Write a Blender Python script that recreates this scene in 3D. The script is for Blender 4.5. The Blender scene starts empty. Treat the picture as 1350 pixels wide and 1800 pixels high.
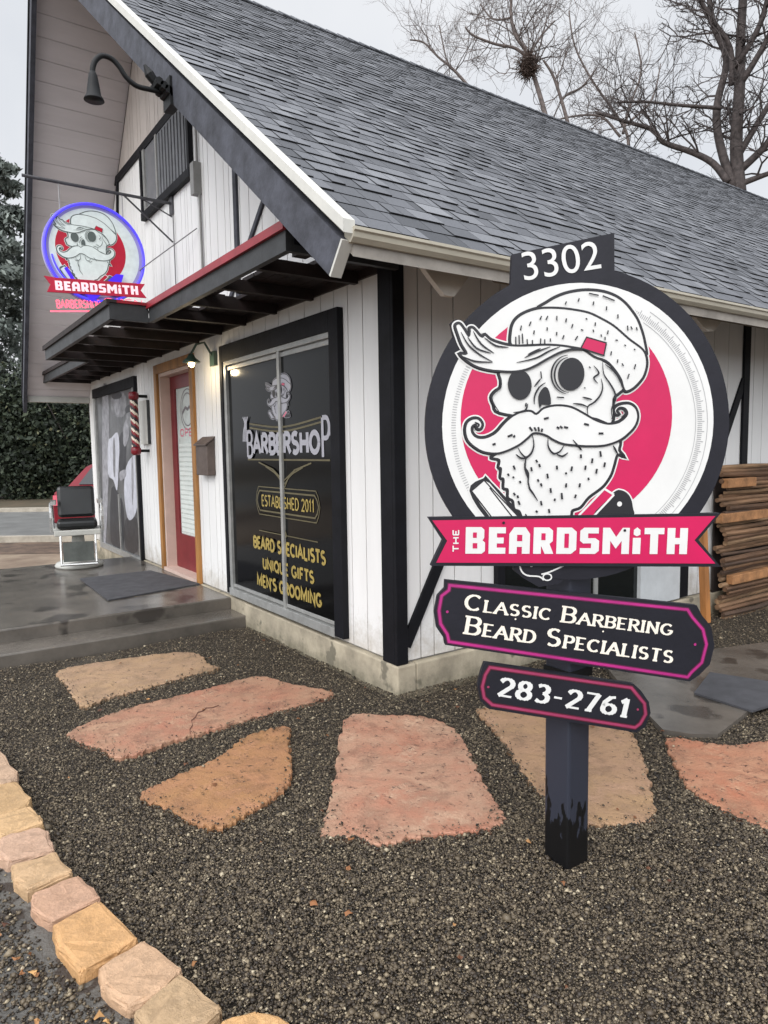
import bpy, bmesh, math, random
import numpy as np
from mathutils import Vector, Matrix
from mathutils.geometry import tessellate_polygon
random.seed(7); rng = np.random.default_rng(11)
sc = bpy.context.scene; COL = sc.collection

# ---------------------------------------------------------------- camera
CAM = np.array([3.1171, -2.2679, 1.3612]); YAW, PIT, ROL, F = 55.0346, 5.183, -0.8509, 1220.23
_y, _a, _r = math.radians(YAW), math.radians(PIT), math.radians(ROL)
FW = np.array([-math.sin(_y)*math.cos(_a), math.cos(_y)*math.cos(_a), -math.sin(_a)])
_rt = np.array([math.cos(_y), math.sin(_y), 0]); _up = np.cross(_rt, FW)
RT = _rt*math.cos(_r)+_up*math.sin(_r); UP = -_rt*math.sin(_r)+_up*math.cos(_r)
cd = bpy.data.cameras.new('camera'); cam = bpy.data.objects.new('camera', cd); COL.objects.link(cam)
cd.sensor_fit = 'VERTICAL'; cd.sensor_height = 36; cd.lens = 36*F/1800; cd.clip_end = 500; cd.clip_start = .05
cam.matrix_world = Matrix(((RT[0], UP[0], -FW[0], CAM[0]), (RT[1], UP[1], -FW[1], CAM[1]), (RT[2], UP[2], -FW[2], CAM[2]), (0, 0, 0, 1)))
sc.camera = cam
sc.render.resolution_x, sc.render.resolution_y = 768, 1024

# ---------------------------------------------------------------- sky, sun, exposure
W = bpy.data.worlds.new('World'); sc.world = W; W.use_nodes = True
nt = W.node_tree; nt.nodes.clear()
def wn(t): return nt.nodes.new(t)
SUN_EL, SUN_ROT = math.radians(40), math.radians(146)
sky = wn('ShaderNodeTexSky'); sky.sky_type = 'NISHITA'; sky.sun_disc = False
sky.sun_elevation = SUN_EL; sky.sun_rotation = SUN_ROT; sky.air_density = 1.0; sky.dust_density = 4
tc = wn('ShaderNodeTexCoord'); nz = wn('ShaderNodeTexNoise'); nz.inputs['Scale'].default_value = 2.2; nz.inputs['Detail'].default_value = 5
cr = wn('ShaderNodeValToRGB'); cr.color_ramp.elements[0].position = .3; cr.color_ramp.elements[0].color = (6.6, 6.9, 7.4, 1)
cr.color_ramp.elements[1].position = .72; cr.color_ramp.elements[1].color = (8.6, 8.7, 8.9, 1)
mx = wn('ShaderNodeMix'); mx.data_type = 'RGBA'; mx.inputs[0].default_value = .93
bg = wn('ShaderNodeBackground'); bg.inputs[1].default_value = .1; wo = wn('ShaderNodeOutputWorld')
L = nt.links.new
L(tc.outputs['Generated'], nz.inputs['Vector']); L(nz.outputs['Fac'], cr.inputs[0]); L(sky.outputs[0], mx.inputs[6]); L(cr.outputs[0], mx.inputs[7])
SDIR = (math.sin(SUN_ROT)*math.cos(SUN_EL), math.cos(SUN_ROT)*math.cos(SUN_EL), math.sin(SUN_EL))
def lobe(direction, lo, hi, gain):   # thin cloud lets more light through overhead and toward the hidden sun
    d = wn('ShaderNodeVectorMath'); d.operation = 'DOT_PRODUCT'; d.inputs[1].default_value = direction; L(tc.outputs['Generated'], d.inputs[0])
    m = wn('ShaderNodeMapRange'); m.interpolation_type = 'SMOOTHSTEP'; m.inputs[1].default_value = lo; m.inputs[2].default_value = hi; m.inputs[3].default_value = 0; m.inputs[4].default_value = gain
    L(d.outputs['Value'], m.inputs[0]); return m.outputs[0]
ad1 = wn('ShaderNodeMath'); ad1.operation = 'ADD'; L(lobe((0, 0, 1), .6, 1.0, .9), ad1.inputs[0]); L(lobe(SDIR, .1, 1.0, 2.0), ad1.inputs[1])
ad2 = wn('ShaderNodeMath'); ad2.operation = 'ADD'; ad2.inputs[1].default_value = 1; L(ad1.outputs[0], ad2.inputs[0])
vs_ = wn('ShaderNodeVectorMath'); vs_.operation = 'SCALE'; L(mx.outputs[2], vs_.inputs[0]); L(ad2.outputs[0], vs_.inputs['Scale'])
L(vs_.outputs[0], bg.inputs[0]); L(bg.outputs[0], wo.inputs[0])
sl = bpy.data.lights.new('sun', 'SUN'); sl.energy = 1.15; sl.angle = math.radians(32); sl.color = (1, .97, .93)
so = bpy.data.objects.new('sun', sl); COL.objects.link(so)
_d = Vector((math.sin(SUN_ROT)*math.cos(SUN_EL), math.cos(SUN_ROT)*math.cos(SUN_EL), math.sin(SUN_EL)))
so.rotation_euler = _d.to_track_quat('Z', 'Y').to_euler()
sc.view_settings.view_transform = 'Standard'; sc.view_settings.look = 'None'; sc.view_settings.gamma = 1; sc.view_settings.exposure = 0.15
sc.cycles.max_bounces = 6

# ---------------------------------------------------------------- helpers
def ray(x, y): return FW+RT*(x-675)/F-UP*(y-900)/F
def hit(x, y, ax, val):
    d = ray(x, y); t = (val-CAM[ax])/d[ax]; return CAM+t*d
def G(x, y, yy=0.): p = hit(x, y, 1, yy); return p[0], p[2]
def S(x, y, xx=0.): p = hit(x, y, 0, xx); return p[1], p[2]
def Z(x, y, zz=-.05): p = hit(x, y, 2, zz); return p[0], p[1]
def D(x, y, d): return CAM+ray(x, y)*d
def lin(c):
    return tuple((v/255/12.92 if v <= 10 else ((v/255+.055)/1.055)**2.4) for v in c)
MATS = {}
def M(name, rgb, rough=.7, var=.12, vs=6., bump=.0, bs=60., rgb2=None, metal=0., spec=.5, dist=.004, detail=6., speck=None, emit=0., stretch=None, coat=0.):
    if name in MATS: return MATS[name]
    m = bpy.data.materials.new(name); m.use_nodes = True; t = m.node_tree; b = t.nodes['Principled BSDF']
    b.inputs['Roughness'].default_value = rough; b.inputs['Metallic'].default_value = metal; b.inputs['Specular IOR Level'].default_value = spec
    b.inputs['Coat Weight'].default_value = coat
    c1 = lin(rgb); c2 = lin(rgb2) if rgb2 else tuple(max(0, c*(1-var*2.2)) for c in c1)
    if not rgb2: c1 = tuple(min(.95, c*(1+var*.6)) for c in c1)
    co = t.nodes.new('ShaderNodeTexCoord'); vec = co.outputs['Object']
    if stretch:
        mp = t.nodes.new('ShaderNodeMapping'); mp.inputs['Scale'].default_value = stretch; t.links.new(vec, mp.inputs[0]); vec = mp.outputs[0]
    if var > 0 or rgb2:
        n = t.nodes.new('ShaderNodeTexNoise'); n.inputs['Scale'].default_value = vs; n.inputs['Detail'].default_value = detail; n.inputs['Roughness'].default_value = .65
        t.links.new(vec, n.inputs['Vector'])
        r = t.nodes.new('ShaderNodeValToRGB'); r.color_ramp.elements[0].position = .32; r.color_ramp.elements[1].position = .68
        r.color_ramp.elements[0].color = (*c2, 1); r.color_ramp.elements[1].color = (*c1, 1)
        t.links.new(n.outputs['Fac'], r.inputs[0]); out = r.outputs[0]
        if speck:   # (rgb, scale, threshold)
            n3 = t.nodes.new('ShaderNodeTexNoise'); n3.inputs['Scale'].default_value = speck[1]; n3.inputs['Detail'].default_value = 3
            t.links.new(vec, n3.inputs['Vector'])
            r3 = t.nodes.new('ShaderNodeValToRGB'); r3.color_ramp.elements[0].position = speck[2]; r3.color_ramp.elements[1].position = speck[2]+.05
            mxx = t.nodes.new('ShaderNodeMix'); mxx.data_type = 'RGBA'; t.links.new(n3.outputs['Fac'], r3.inputs[0]); t.links.new(r3.outputs[0], mxx.inputs[0])
            t.links.new(out, mxx.inputs[6]); mxx.inputs[7].default_value = (*lin(speck[0]), 1); out = mxx.outputs[2]
        t.links.new(out, b.inputs['Base Color'])
        rr = t.nodes.new('ShaderNodeMapRange'); rr.inputs[3].default_value = min(1, rough*1.12); rr.inputs[4].default_value = rough*.85
        t.links.new(n.outputs['Fac'], rr.inputs[0]); t.links.new(rr.outputs[0], b.inputs['Roughness'])
    else: b.inputs['Base Color'].default_value = (*lin(rgb), 1)
    if bump > 0:
        n2 = t.nodes.new('ShaderNodeTexNoise'); n2.inputs['Scale'].default_value = bs; n2.inputs['Detail'].default_value = 5
        t.links.new(vec, n2.inputs['Vector'])
        bp = t.nodes.new('ShaderNodeBump'); bp.inputs['Strength'].default_value = bump; bp.inputs['Distance'].default_value = dist
        t.links.new(n2.outputs['Fac'], bp.inputs['Height']); t.links.new(bp.outputs[0], b.inputs['Normal'])
    if emit:
        b.inputs['Emission Color'].default_value = (*lin(rgb), 1); b.inputs['Emission Strength'].default_value = emit
    MATS[name] = m; return m
def tone_mat(name, ramp, rough=.8, bump=.3, bs=80., spec=.4):
    """colour picked per shingle / pebble / leaf from the face attribute 'tone'"""
    m = bpy.data.materials.new(name); m.use_nodes = True; t = m.node_tree; b = t.nodes['Principled BSDF']
    b.inputs['Roughness'].default_value = rough; b.inputs['Specular IOR Level'].default_value = spec
    at = t.nodes.new('ShaderNodeAttribute'); at.attribute_name = 'tone'
    r = t.nodes.new('ShaderNodeValToRGB'); r.color_ramp.elements[0].color = (*lin(ramp[0][1]), 1); r.color_ramp.elements[0].position = ramp[0][0]
    r.color_ramp.elements[1].color = (*lin(ramp[-1][1]), 1); r.color_ramp.elements[1].position = ramp[-1][0]
    for p, c in ramp[1:-1]:
        e = r.color_ramp.elements.new(p); e.color = (*lin(c), 1)
    t.links.new(at.outputs['Fac'], r.inputs[0])
    co = t.nodes.new('ShaderNodeTexCoord'); n = t.nodes.new('ShaderNodeTexNoise'); n.inputs['Scale'].default_value = bs; n.inputs['Detail'].default_value = 4
    t.links.new(co.outputs['Object'], n.inputs['Vector'])
    hv = t.nodes.new('ShaderNodeMix'); hv.data_type = 'RGBA'; hv.blend_type = 'MULTIPLY'; hv.inputs[0].default_value = .5
    t.links.new(r.outputs[0], hv.inputs[6]); t.links.new(n.outputs['Fac'], hv.inputs[7])
    sc2 = t.nodes.new('ShaderNodeMix'); sc2.data_type = 'RGBA'; sc2.blend_type = 'MULTIPLY'; sc2.inputs[0].default_value = 1; sc2.inputs[7].default_value = (1.3, 1.3, 1.3, 1)
    t.links.new(hv.outputs[2], sc2.inputs[6]); t.links.new(sc2.outputs[2], b.inputs['Base Color'])
    bp = t.nodes.new('ShaderNodeBump'); bp.inputs['Strength'].default_value = bump; bp.inputs['Distance'].default_value = .003
    t.links.new(n.outputs['Fac'], bp.inputs['Height']); t.links.new(bp.outputs[0], b.inputs['Normal'])
    return m

ORG = {}
class MB:
    def __init__(s): s.v = []; s.f = []; s.m = []; s.tone = []
    def add(s, vs, fs, mi=0, tone=.5):
        o = len(s.v); s.v.extend([tuple(map(float, p)) for p in vs]); s.f.extend([tuple(i+o for i in f) for f in fs]); s.m.extend([mi]*len(fs)); s.tone.extend([tone]*len(fs))
    def box(s, a, b, mi=0, tone=.5):
        x0, x1 = sorted((a[0], b[0])); y0, y1 = sorted((a[1], b[1])); z0, z1 = sorted((a[2], b[2]))
        s.add([(x0,y0,z0),(x1,y0,z0),(x1,y1,z0),(x0,y1,z0),(x0,y0,z1),(x1,y0,z1),(x1,y1,z1),(x0,y1,z1)],
              [(0,3,2,1),(4,5,6,7),(0,1,5,4),(1,2,6,5),(2,3,7,6),(3,0,4,7)], mi, tone)
    def hexa(s, p, mi=0, tone=.5):   # 8 points: bottom 4, top 4
        s.add(p, [(0,3,2,1),(4,5,6,7),(0,1,5,4),(1,2,6,5),(2,3,7,6),(3,0,4,7)], mi, tone)
    def prism(s, poly, off, mi=0, tone=.5):   # poly 3D points, off vector (front -> back)
        n = len(poly); off = np.array(off, float); P = [np.array(p, float) for p in poly]
        tr = tessellate_polygon([[Vector(p) for p in P]])
        s.add(P, tr, mi, tone); s.add([p+off for p in P], [t[::-1] for t in tr], mi, tone)
        s.add(P+[p+off for p in P], [(i, (i+1) % n, (i+1) % n+n, i+n) for i in range(n)], mi, tone)
    def tube(s, pts, rad, k=8, mi=0, cap=True, tone=.5):
        pts = [np.array(p, float) for p in pts]; n = len(pts)
        if not hasattr(rad, '__len__'): rad = [rad]*n
        vs = []; ref = None
        for i in range(n):
            t = pts[min(i+1, n-1)]-pts[max(i-1, 0)]; t = t/(np.linalg.norm(t)+1e-9)
            if ref is None: ref = np.array([0,0,1.]) if abs(t[2]) < .9 else np.array([1.,0,0])
            a = np.cross(t, ref); a /= np.linalg.norm(a)+1e-9; b = np.cross(t, a); ref = np.cross(a, t) if abs(np.dot(np.cross(a,t),t)) < .5 else ref
            for j in range(k):
                q = 2*math.pi*j/k; vs.append(pts[i]+rad[i]*(math.cos(q)*a+math.sin(q)*b))
        fs = [(i*k+j, i*k+(j+1) % k, (i+1)*k+(j+1) % k, (i+1)*k+j) for i in range(n-1) for j in range(k)]
        if cap: fs += [tuple(range(k))[::-1], tuple((n-1)*k+j for j in range(k))]
        s.add(vs, fs, mi, tone)
    def lathe(s, c, prof, ax=(0,0,1), k=20, mi=0):   # prof: (radius, height)
        ax = np.array(ax, float); c = np.array(c, float)
        s.tube([c+ax*h for r, h in prof], [max(r, 1e-4) for r, h in prof], k, mi)
    def build(s, name, mats, parent=None, smooth=False, bevel=0):
        me = bpy.data.meshes.new(name); org = ORG[parent.name] if parent is not None else np.zeros(3)
        vs = np.array(s.v, float)-org
        me.from_pydata(vs.tolist(), [], s.f)
        for m in (mats if isinstance(mats, (list, tuple)) else [mats]): me.materials.append(m)
        me.polygons.foreach_set('material_index', s.m)
        at = me.attributes.new('tone', 'FLOAT', 'FACE'); at.data.foreach_set('value', s.tone)
        if smooth: me.polygons.foreach_set('use_smooth', [True]*len(me.polygons))
        me.update()
        o = bpy.data.objects.new(name, me); COL.objects.link(o)
        if parent is not None: o.parent = parent
        ORG[o.name] = org
        if bevel:
            b = o.modifiers.new('b', 'BEVEL'); b.width = bevel; b.segments = 2; b.limit_method = 'ANGLE'; b.angle_limit = math.radians(50)
        return o
def tag(o, label=None, cat=None, group=None, kind=None):
    if label: o['label'] = label
    if cat: o['category'] = cat
    if group: o['group'] = group
    if kind: o['kind'] = kind
    return o
def empty(name, loc, label, cat, group=None):
    o = bpy.data.objects.new(name, None); o.location = loc; COL.objects.link(o); ORG[o.name] = np.array(loc, float); o.empty_display_size = .1
    return tag(o, label, cat, group)
def recenter(o, loc):   # top level mesh: move origin to loc
    loc = np.array(loc, float); o.data.transform(Matrix.Translation(Vector(-loc))); o.location = loc; ORG[o.name] = loc; return o

# 2-D drawing on a plane -------------------------------------------------
def cat(pts, n=5, closed=False):
    P = [np.array(p, float) for p in pts]; out = []; N = len(P)
    for i in range(N if closed else N-1):
        if closed: a, b, c, d = P[i-1], P[i], P[(i+1) % N], P[(i+2) % N]
        else: a, b, c, d = P[max(i-1, 0)], P[i], P[i+1], P[min(i+2, N-1)]
        for k in range(n):
            t = k/n; out.append(.5*((2*b)+(-a+c)*t+(2*a-5*b+4*c-d)*t*t+(-a+3*b-3*c+d)*t**3))
    if not closed: out.append(P[-1])
    return out
class Flat:
    """collects flat shapes; to3(u, v, h) maps plane coordinates plus a height above the plane to the world"""
    def __init__(s, to3): s.to3 = to3; s.mb = MB(); s.k = 0
    def poly(s, pts, h, mi=0):
        s.k += 1; h = h+(s.k % 9)*3e-5
        P = [Vector((p[0], p[1], 0)) for p in pts]; tr = tessellate_polygon([P])
        a = sum(pts[i][0]*pts[(i+1) % len(pts)][1]-pts[(i+1) % len(pts)][0]*pts[i][1] for i in range(len(pts)))
        s.mb.add([s.to3(p[0], p[1], h) for p in pts], tr, mi)
    def stroke(s, pts, w, h, mi=0, closed=False, taper=False):
        s.k += 1; h = h+(s.k % 9)*3e-5
        P = [np.array(p, float)[:2] for p in pts]; n = len(P)
        if n < 2: return
        Ls, Rs = [], []
        for i in range(n):
            a = P[i-1] if (i > 0 or closed) else P[i]; b = P[(i+1) % n] if (i < n-1 or closed) else P[i]
            d1 = P[i]-a; d2 = b-P[i]
            d1 = d1/np.linalg.norm(d1) if np.linalg.norm(d1) > 1e-9 else None; d2 = d2/np.linalg.norm(d2) if np.linalg.norm(d2) > 1e-9 else None
            if d1 is None and d2 is None: d1 = d2 = np.array([1., 0])
            if d1 is None: d1 = d2
            if d2 is None: d2 = d1
            t = d1+d2; t = t/(np.linalg.norm(t)+1e-9); nn = np.array([-t[1], t[0]]); c = max(.45, abs(nn@np.array([-d1[1], d1[0]])))
            ww = w if not taper else w*(.25+.75*math.sin(math.pi*min(1, max(0, (i+.3)/(n-.4)))))
            Ls.append(P[i]+nn*ww/2/c); Rs.append(P[i]-nn*ww/2/c)
        V = Ls+Rs; m = n if closed else n-1
        s.mb.add([s.to3(p[0], p[1], h) for p in V], [(i, i+n, (i+1) % n+n, (i+1) % n) for i in range(m)], mi)
    def ell(s, c, rx, ry, h, mi=0, n=32, rot=0):
        pts = []
        for i in range(n):
            q = 2*math.pi*i/n; x, y = rx*math.cos(q), ry*math.sin(q); pts.append((c[0]+x*math.cos(rot)-y*math.sin(rot), c[1]+x*math.sin(rot)+y*math.cos(rot)))
        s.poly(pts, h, mi)
    def build(s, name, mats, parent): return s.mb.build(name, mats, parent)

# stroke alphabet (unit height, listed widths)
def arc(cx, cy, rx, ry, a0, a1, n=8): return [(cx+rx*math.cos(math.radians(a0+(a1-a0)*i/n)), cy+ry*math.sin(math.radians(a0+(a1-a0)*i/n))) for i in range(n+1)]
FONT = {
 'A': (.8, [[(0,0),(.4,1),(.8,0)], [(.16,.36),(.64,.36)]]), 'B': (.65, [[(.08,0),(.08,1)], [(.08,1)]+arc(.38,.76,.24,.24,90,-90)+[(.08,.52)], [(.08,.52)]+arc(.38,.26,.27,.26,90,-90)+[(.08,0)]]),
 'C': (.75, [arc(.42,.5,.38,.48,48,312,14)]), 'D': (.75, [[(.08,0),(.08,1)], [(.08,1)]+arc(.32,.5,.4,.5,90,-90,10)+[(.08,0)]]),
 'E': (.6, [[(.08,0),(.08,1)], [(.08,1),(.58,1)], [(.08,.5),(.48,.5)], [(.08,0),(.58,0)]]), 'F': (.58, [[(.08,0),(.08,1)], [(.08,1),(.56,1)], [(.08,.5),(.46,.5)]]),
 'G': (.8, [arc(.42,.5,.38,.48,48,330,14)+[(.75,.42)], [(.5,.42),(.78,.42)]]), 'H': (.75, [[(.08,0),(.08,1)], [(.67,0),(.67,1)], [(.08,.5),(.67,.5)]]),
 'I': (.2, [[(.1,0),(.1,1)]]), 'K': (.7, [[(.08,0),(.08,1)], [(.65,1),(.1,.45)], [(.28,.6),(.68,0)]]), 'L': (.55, [[(.08,0),(.08,1)], [(.08,0),(.54,0)]]),
 'M': (.95, [[(.08,0),(.08,1),(.47,.2),(.87,1),(.87,0)]]), 'N': (.78, [[(.08,0),(.08,1),(.7,0),(.7,1)]]), 'O': (.82, [arc(.41,.5,.37,.48,0,360,20)]),
 'P': (.62, [[(.08,0),(.08,1)], [(.08,1)]+arc(.36,.74,.24,.26,90,-90)+[(.08,.48)]]), 'Q': (.82, [arc(.41,.5,.37,.48,0,360,20), [(.5,.2),(.8,-.08)]]),
 'R': (.68, [[(.08,0),(.08,1)], [(.08,1)]+arc(.36,.75,.24,.25,90,-90)+[(.08,.5)], [(.32,.5),(.66,0)]]),
 'S': (.62, [arc(.31,.75,.25,.24,40,270,9)+arc(.31,.26,.27,.25,90,-140,9)]), 'T': (.68, [[(.34,0),(.34,1)], [(.02,1),(.66,1)]]),
 'U': (.72, [[(.08,1),(.08,.3)]+arc(.36,.3,.28,.3,180,360)+[(.64,1)]]), 'V': (.75, [[(0,1),(.37,0),(.75,1)]]), 'Y': (.7, [[(0,1),(.35,.5),(.7,1)], [(.35,.5),(.35,0)]]),
 '1': (.4, [[(.02,.8),(.22,1),(.22,0)]]), '2': (.6, [arc(.3,.72,.25,.27,160,-30,8)+[(.05,0),(.58,0)]]), '3': (.6, [arc(.28,.75,.24,.24,140,-80,8), arc(.28,.27,.27,.26,80,-140,8)]),
 '6': (.62, [arc(.31,.28,.26,.27,0,360,14), [(.06,.32),(.1,.65),(.3,.95),(.5,1)]]), '7': (.58, [[(.03,1),(.55,1),(.22,0)]]), '8': (.6, [arc(.3,.75,.21,.23,0,360,12), arc(.3,.26,.26,.26,0,360,14)]),
 '-': (.4, [[(.04,.42),(.36,.42)]]), "'": (.15, [[(.07,1),(.05,.75)]]), ' ': (.4, []), '0': (.62, [arc(.31,.5,.26,.49,0,360,18)]), '&': (.7, [arc(.3,.75,.2,.22,0,360,10), arc(.3,.26,.25,.26,0,360,12)])}
def write(fl, text, A, B, hgt, w=.12, h=0, mi=0, thin=None, serif=False, small=None, gap=.16, space=.45, shear=0.):
    """text along the line A -> B on the plane, fitted to its length; cap height hgt"""
    A = np.array(A, float); B = np.array(B, float); run = np.linalg.norm(B-A); ex = (B-A)/run; ey = np.array([-ex[1], ex[0]])
    items = []; x = 0; first = True
    for ch in text:
        if ch == ' ': x += space; first = True; continue
        k = 1. if (small is None or first) else small
        items.append((ch.upper(), x, k)); x += FONT[ch.upper()][0]*k+gap*k; first = False
    tot = x-gap; sx = run/tot
    for ch, ox, k in items:
        for st in FONT[ch][1]:
            pts = [A+ex*sx*(ox+p[0]*k)+ey*hgt*k*p[1] for p in st]
            if thin is None: fl.stroke(pts, w*hgt, h, mi)
            else:
                for a, b in zip(pts[:-1], pts[1:]):
                    d = b-a; l = np.linalg.norm(d); vv = abs(d@ey)/l
                    if len(st) > 3 and ch in 'MN' : pass
                    ww = (thin+(w-thin)*vv)*hgt*(k**.5); e = d/l*ww*.12
                    fl.stroke([a-e, b+e], ww, h, mi)
            if serif and ch not in "-'0368":
                for e in ((0, 1), (-1, -2)):
                    if len(st) < 2: continue
                    p, q = np.array(st[e[0]], float), np.array(st[e[1]], float)
                    if abs(p[1]-q[1]) > abs(p[0]-q[0])*1.2 and (p[1] < .05 or p[1] > .95):
                        c = pts[e[0]]; fl.stroke([c-ex*hgt*.2*k, c+ex*hgt*.2*k], (thin or w*.4)*hgt*1.1, h, mi)
def font_text(fl, text, A, B, hgt, h=0, mi=0, bold=0.):
    """Blender's built-in face, converted to mesh and fitted between A and B"""
    cu = bpy.data.curves.new('t', 'FONT'); cu.body = text; cu.offset = bold
    ob = bpy.data.objects.new('t', cu); COL.objects.link(ob)
    dg = bpy.context.evaluated_depsgraph_get(); me = bpy.data.meshes.new_from_object(ob.evaluated_get(dg))
    V = np.array([v.co[:2] for v in me.vertices]); mn, mxv = V.min(0), V.max(0)
    A = np.array(A, float); B = np.array(B, float); run = np.linalg.norm(B-A); ex = (B-A)/run; ey = np.array([-ex[1], ex[0]])
    V = (V-mn)/(mxv-mn)
    fs = [tuple(p.vertices) for p in me.polygons]
    fl.mb.add([fl.to3(*(A+ex*run*a+ey*hgt*b), h) for a, b in V], fs, mi)
    bpy.data.objects.remove(ob); bpy.data.curves.remove(cu); bpy.data.meshes.remove(me)

# ---------------------------------------------------------------- materials
white_paint = M('white_siding_paint', (224, 224, 223), .55, .05, 3, .15, 30, stretch=(1, 1, .15))
def weather(m, z0, z1, col):
    t = m.node_tree; b = t.nodes['Principled BSDF']; tc_ = t.nodes.new('ShaderNodeTexCoord'); sx_ = t.nodes.new('ShaderNodeSeparateXYZ'); geo = t.nodes.new('ShaderNodeNewGeometry'); t.links.new(geo.outputs['Position'], sx_.inputs[0])
    mr_ = t.nodes.new('ShaderNodeMapRange'); mr_.inputs[1].default_value = z0; mr_.inputs[2].default_value = z1; mr_.inputs[3].default_value = .3; mr_.inputs[4].default_value = -.12; t.links.new(sx_.outputs[2], mr_.inputs[0])
    n = t.nodes.new('ShaderNodeTexNoise'); n.inputs['Scale'].default_value = 9; n.inputs['Detail'].default_value = 8; n.inputs['Roughness'].default_value = .75; t.links.new(tc_.outputs['Object'], n.inputs['Vector'])
    a_ = t.nodes.new('ShaderNodeMath'); a_.operation = 'ADD'; t.links.new(n.outputs['Fac'], a_.inputs[0]); t.links.new(mr_.outputs[0], a_.inputs[1])
    r_ = t.nodes.new('ShaderNodeValToRGB'); r_.color_ramp.elements[0].position = .55; r_.color_ramp.elements[1].position = .95; r_.color_ramp.elements[1].color = (.75, .75, .75, 1); t.links.new(a_.outputs[0], r_.inputs[0])
    x_ = t.nodes.new('ShaderNodeMix'); x_.data_type = 'RGBA'; base = b.inputs['Base Color'].links[0].from_socket; t.links.new(r_.outputs[0], x_.inputs[0]); t.links.new(base, x_.inputs[6]); x_.inputs[7].default_value = (*lin(col), 1); t.links.new(x_.outputs[2], b.inputs['Base Color'])
weather(white_paint, .15, .5, (150, 138, 118))
side_paint = white_paint
upper_paint = M('warm_grey_paint', (186, 178, 172), .6, .06, 4, .15, 30)
soffit_paint = M('grey_soffit', (202, 196, 197), .65, .05, 5, .2, 40, stretch=(1, .2, 1))
slate_paint = M('slate_grey_rough_board', (66, 68, 77), .75, .25, 9, .5, 45)
black_paint = M('black_trim_paint', (15, 16, 22), .6, .2, 8, .25, 50, spec=.22)
cream_metal = M('cream_gutter_metal', (178, 172, 156), .4, .06, 5, .05, 20)
white_metal = M('white_drip_edge', (196, 195, 188), .4, .05, 8)
alu = M('brushed_aluminium', (165, 166, 164), .35, .12, 12, .05, 60, metal=.35)
_c = M('foundation_concrete', (168, 158, 138), .85, .2, 5, .5, 60, speck=((112, 106, 92), 7, .6)); concrete = _c; weather(concrete, -.05, .1, (70, 68, 48))
wet_conc = M('wet_grey_concrete', (104, 98, 91), .26, .3, 2.2, .25, 60, rgb2=(72, 68, 63), speck=((58, 54, 50), 3.1, .56))
glass_dark = M('dark_window_film', (7, 8, 10), .12, 0, spec=.2)
glass_side = M('dark_side_glass', (12, 17, 18), .08, 0, spec=.45)
brown_wood = M('dark_brown_canopy_timber', (32, 19, 17), .7, .3, 8, .3, 50)
red_flash = M('dark_red_flashing', (142, 30, 42), .4, .12, 6)
grey_fascia = M('grey_canopy_fascia', (50, 52, 54), .55, .2, 7, .3, 40)

GZ = -.05
# ---------------------------------------------------------------- the ground
mb = MB(); mb.add([(-150,-150,-.2),(150,-150,-.2),(150,150,-.2),(-150,150,-.2)], [(0,1,2,3)])
tag(mb.build('ground', M('damp_earth', (104, 90, 76), .9, .35, .6, .6, 20, rgb2=(70, 62, 54))), kind='structure')
# border line (outer edge of the gravel bed) seen through the traced stones
Bz = lambda x, y: (x/1.9286, 1100+y/1.9286)
border_px = [(0,1365),(40,1420),(60,1490),(95,1560),(150,1640),(230,1715),(330,1790),(420,1900),(520,2060)]
bl = [Z(*p) for p in border_px]
gp = [(-2.02, .2), (-2.02, -3.2), (-.9, -3.0)]+[bl[0]]+bl[1:]+[(3.2, -3.2), (9, -3.2), (9, 14), (0, 14), (-.02, .2)]
mb = MB(); tr = tessellate_polygon([[Vector((a, b, 0)) for a, b in gp]])
# gravel bed as a gridded, slightly mounded surface
def in_poly(P, poly):
    x, y = P[:, 0], P[:, 1]; ins = np.zeros(len(P), bool); j = len(poly)-1
    for i in range(len(poly)):
        xi, yi = poly[i]; xj, yj = poly[j]
        c = ((yi > y) != (yj > y)) & (x < (xj-xi)*(y-yi)/(yj-yi+1e-12)+xi); ins ^= c; j = i
    return ins
def gz(x, y):
    z = GZ+.008*np.sin(x*3.1+1)*np.cos(y*2.7)+.006*np.sin(x*7.3+y*5.1)
    dw = np.maximum(0, 1-np.hypot(np.maximum(x, 0)*(y > 0)+np.abs(x)*0, np.where(y < 0, -y, 0))/.4)
    return z+.02*dw*((x > -1.2))
bm_v = [(a, b, GZ-.012) for a, b in gp]
mb.add(bm_v, tr); mb.add([(a, b, GZ-.012) for a, b in gp]+[(a, b, -.21) for a, b in gp], [(i, (i+1) % len(gp), (i+1) % len(gp)+len(gp), i+len(gp)) for i in range(len(gp))])
tag(mb.build('gravel_bed', M('gravel_bed_fines', (66, 58, 46), .9, .3, 60, .8, 160, rgb2=(42, 38, 34), dist=.006)), kind='structure')

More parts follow.
